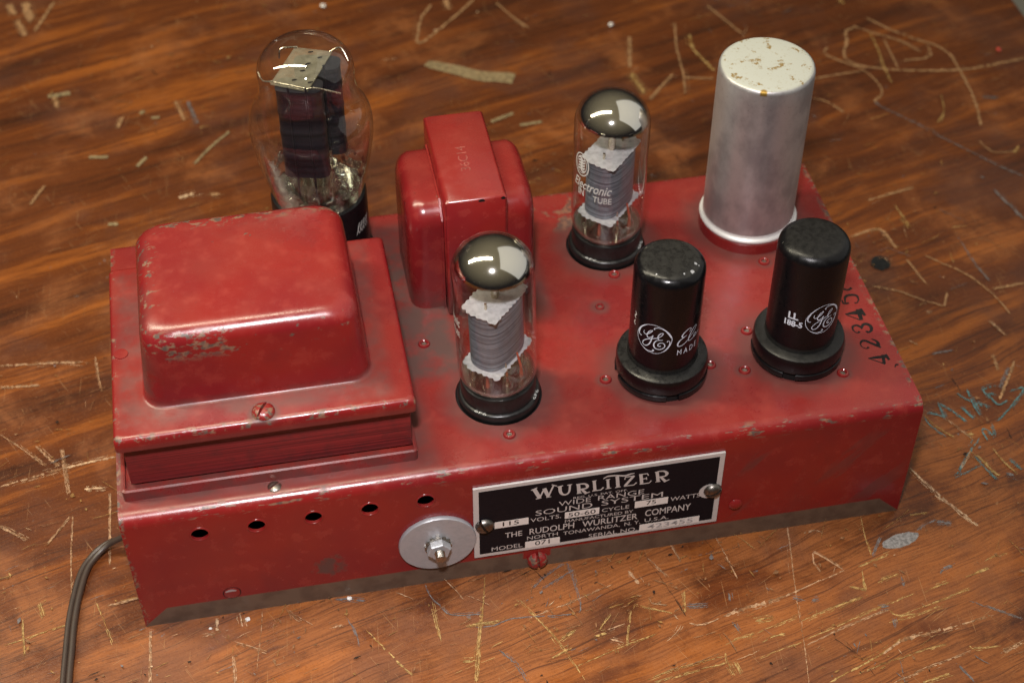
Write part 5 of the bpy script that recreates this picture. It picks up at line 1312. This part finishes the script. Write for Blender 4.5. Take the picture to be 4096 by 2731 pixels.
# -------- big rectifier tube behind the power transformer
rt = thing("rectifier_tube", "large clear glass rectifier tube with black plates behind the red power transformer", "vacuum tube", (84.3, 121.7, H))
Geo().lathe([(20.5, 0.0), (20.5, 2.4), (19.6, 3.0), (18.6, 3.2), (18.5, 6), (18.4, 33.0), (18.0, 34.0), (17.2, 34.2)], seg=64).obj("base", M_BAKE, rt, angle=45)
prof = [(17.3, 33.6), (17.8, 37), (19.3, 43), (20.9, 50), (22.1, 57), (22.8, 62), (22.9, 66.5), (22.3, 71), (20.6, 75), (18.9, 78), (17.9, 81.5), (17.5, 86), (17.6, 90)]
for k in range(1, 13):
    a = math.radians(90 * k / 12)
    prof.append((17.6 * math.cos(a) ** 0.9, 90 + 12.0 * math.sin(a)))
sm = catmull(prof, 2)
Geo().lathe(sm, seg=80).obj("glass_envelope", M_GLASS, rt, angle=80)
# plates: two black carbonised boxes one behind the other
rot = math.radians(26)
ax_ = (math.cos(rot), math.sin(rot))


def place_rt(u, v):
    return (u * math.cos(rot) - v * math.sin(rot), u * math.sin(rot) + v * math.cos(rot))


for (ox, oy) in ((-3.2, -6.2), (4.6, 6.6)):
    rings = []
    n = 20
    for i in range(n + 1):
        z = 49.0 + 39.0 * i / n
        k = 1.0 + (0.03 if i % 5 == 0 else 0.0)
        rings.append(ell_ring(ox, oy, 8.3 * k, 4.4 * k, z, math.radians(-14), 32, 4.0))
    Geo().loft(rings).obj("anode_plate", M_BLACKPLATE, rt, angle=40)
    for q in (-1, 1):
        c_, s_ = math.cos(math.radians(-14)), math.sin(math.radians(-14))
        x, y = ox + q * 3.2 * c_ + 4.5 * s_, oy + q * 3.2 * s_ - 4.5 * c_
        Geo().tube([(x, y, 40), (x, y, 90)], 0.4, 8).obj("support_rod", M_BLACKPLATE, rt)
corners = [(71.1, 117.1), (83.8, 110.3), (95.1, 132.7), (81.9, 138.0)]
corners = [(a - 84.3, b - 121.7) for a, b in corners]
M_MICACLEAR = None
b_ = NT("clear_mica_sheet")
b_.coord()
tr = b_.t.nodes.new('ShaderNodeBsdfTransparent')
tr.inputs[0].default_value = (0.86, 0.82, 0.70, 1)
pr = b_.bsdf(Base_Color=(0.34, 0.32, 0.24), Roughness=0.07, Specular_IOR_Level=1.0)
ms = b_.t.nodes.new('ShaderNodeMixShader')
b_.put(ms.inputs[0], b_.ramp(b_.noise(b_.p, 0.3, 4, 0.6), 0.3, 0.7, 0.22, 0.40))
b_.t.links.new(tr.outputs[0], ms.inputs[1])
b_.t.links.new(pr.outputs[0], ms.inputs[2])
M_MICACLEAR = b_.done(ms)
Geo().loft([[(a, b, z) for a, b in corners] for z in (88.4, 88.9)]).obj("mica_spacer", M_MICACLEAR, rt, smooth=False)
for (x, y) in ((-4.5, -4), (1.0, -6.5), (1.5, 5), (6, 8), (-1, 1), (3, 12)):
    Geo().add(*ribbon([(x - 0.9, y, 0.7), (x, y + 0.1, 0.9), (x + 0.9, y + 0.2, 0.6)], lambda a, b: (a, b, 88.95), 3)).obj("mica_slot", M_DARKHOLE, rt, smooth=False)
springs = [[(corners[0][0] + 1, corners[0][1] + 1, 89.2), (corners[0][0] - 2.4, corners[0][1] + 1.2, 89.6), (-16.9, 0.4, 91)],
           [(corners[1][0] - 1, corners[1][1] + 0.5, 89.2), (corners[1][0] + 3, corners[1][1] + 0.5, 89.4), (11.2, -12.6, 87)],
           [(corners[2][0] - 1, corners[2][1] - 0.5, 89.2), (corners[2][0] + 3.2, corners[2][1] + 0.6, 89.8), (16.2, 8.0, 86)],
           [(corners[3][0] + 1, corners[3][1] - 0.5, 89.2), (corners[3][0] - 5, corners[3][1] - 1.0, 89.6), (-8.6, 14.4, 86)]]
for s3 in springs:
    Geo().tube(catmull(s3, 4), 0.32, 8).obj("spring_wire", M_NICKEL, rt)
Geo().tube([(corners[0][0] * 0.9, corners[0][1] * 0.9, 89.1), (corners[1][0] * 0.9, corners[1][1] * 0.92, 89.1)], 0.35, 8).obj("spring_wire", M_NICKEL, rt)
# stem: glass press with leads, and the silvery deposit low in the bulb
g = Geo()
rings = []
for z, a, b in ((34.4, 9.5, 9.5), (37, 7.6, 7.6), (41, 6.6, 5.2), (45, 8.2, 3.0), (48.5, 8.6, 2.2), (49.2, 8.0, 1.6)):
    rings.append(ell_ring(0, 0, a, b, z, math.radians(-10), 32, 2.2))
g.loft(rings)
g.obj("glass_stem", M_BEADGLASS, rt, angle=70)
for k, (x, y) in enumerate(((-6, 1.0), (-2.2, 0.4), (2.2, -0.4), (6, -1.0))):
    Geo().tube(catmull([(x * 0.8, y, 36), (x, y, 44), (x * 1.1 - 0.5, y - 2.0 + k, 52)], 4), 0.55, 8).obj("lead_wire", M_NICKEL, rt)
b_ = NT("low_getter_film")
b_.coord()
n_ = b_.noise(b_.p, 0.13, 4, 0.65)
hh = b_.add(b_.xyz[2], b_.mul(n_, 17.0))
tr = b_.t.nodes.new('ShaderNodeBsdfTransparent')
mm = b_.bsdf(Base_Color=b_.mix(b_.ramp(b_.noise(b_.p, 0.25, 3), 0.4, 0.6), (0.66, 0.66, 0.64), (0.16, 0.15, 0.13)), Metallic=1.0, Roughness=0.10,
             Normal=b_.bump(b_.noise(b_.p, 0.35, 3), 0.6, 0.0008))
ms = b_.t.nodes.new('ShaderNodeMixShader')
b_.put(ms.inputs[0], b_.mul(b_.ramp(hh, 49.5, 55.0, 0.85, 0.0), b_.ramp(b_.noise(b_.p, 0.3, 3, 0.6), 0.42, 0.54)))
b_.t.links.new(tr.outputs[0], ms.inputs[1])
b_.t.links.new(mm.outputs[0], ms.inputs[2])
M_LOW = b_.done(ms)
o = Geo().lathe([(16.8, 33.8), (17.3, 37), (18.7, 43), (20.3, 50)], seg=64).obj("getter_film", M_LOW, rt, angle=80)
bm = bmesh.new()
bm.from_mesh(o.data)
bmesh.ops.delete(bm, geom=[f for f in bm.faces if len(f.verts) > 4], context='FACES')
bm.to_mesh(o.data)
bm.free()
Geo().lathe([(16.9, 33.9), (17.0, 34.6), (10, 34.9)], seg=48).obj("base_insert", metal("rectifier_floor_metal", (0.55, 0.54, 0.48), 0.14, 0.5, (0.03, 0.03, 0.025), 0.3), rt)
for k in range(9):
    a = k * 0.7 + 0.3
    rad = 10.5 + 3.0 * (k % 2)
    Geo().lathe([(1.7, 34.6), (1.9, 36.2), (1.4, 38.0), (0.4, 38.8)], (rad * math.cos(a), rad * math.sin(a), 0), 14).obj("glass_bead", M_BEADGLASS, rt, angle=80)
g = Geo()
for k in range(5):
    a = -15.5 + 1.7 * k
    g.add(*ribbon([(a, 20.5, 0.25), (a + 0.9, 22.6, 0.45), (a + 2.1, 25.0, 0.3), (a + 1.7, 25.4, 0.3), (a + 0.9, 23.0, 0.4), (a + 1.5, 20.6, 0.3)], cyl_map(18.48 + 0.003 * k), 4))
g.obj("script_print", M_GREYINK, rt, smooth=False)
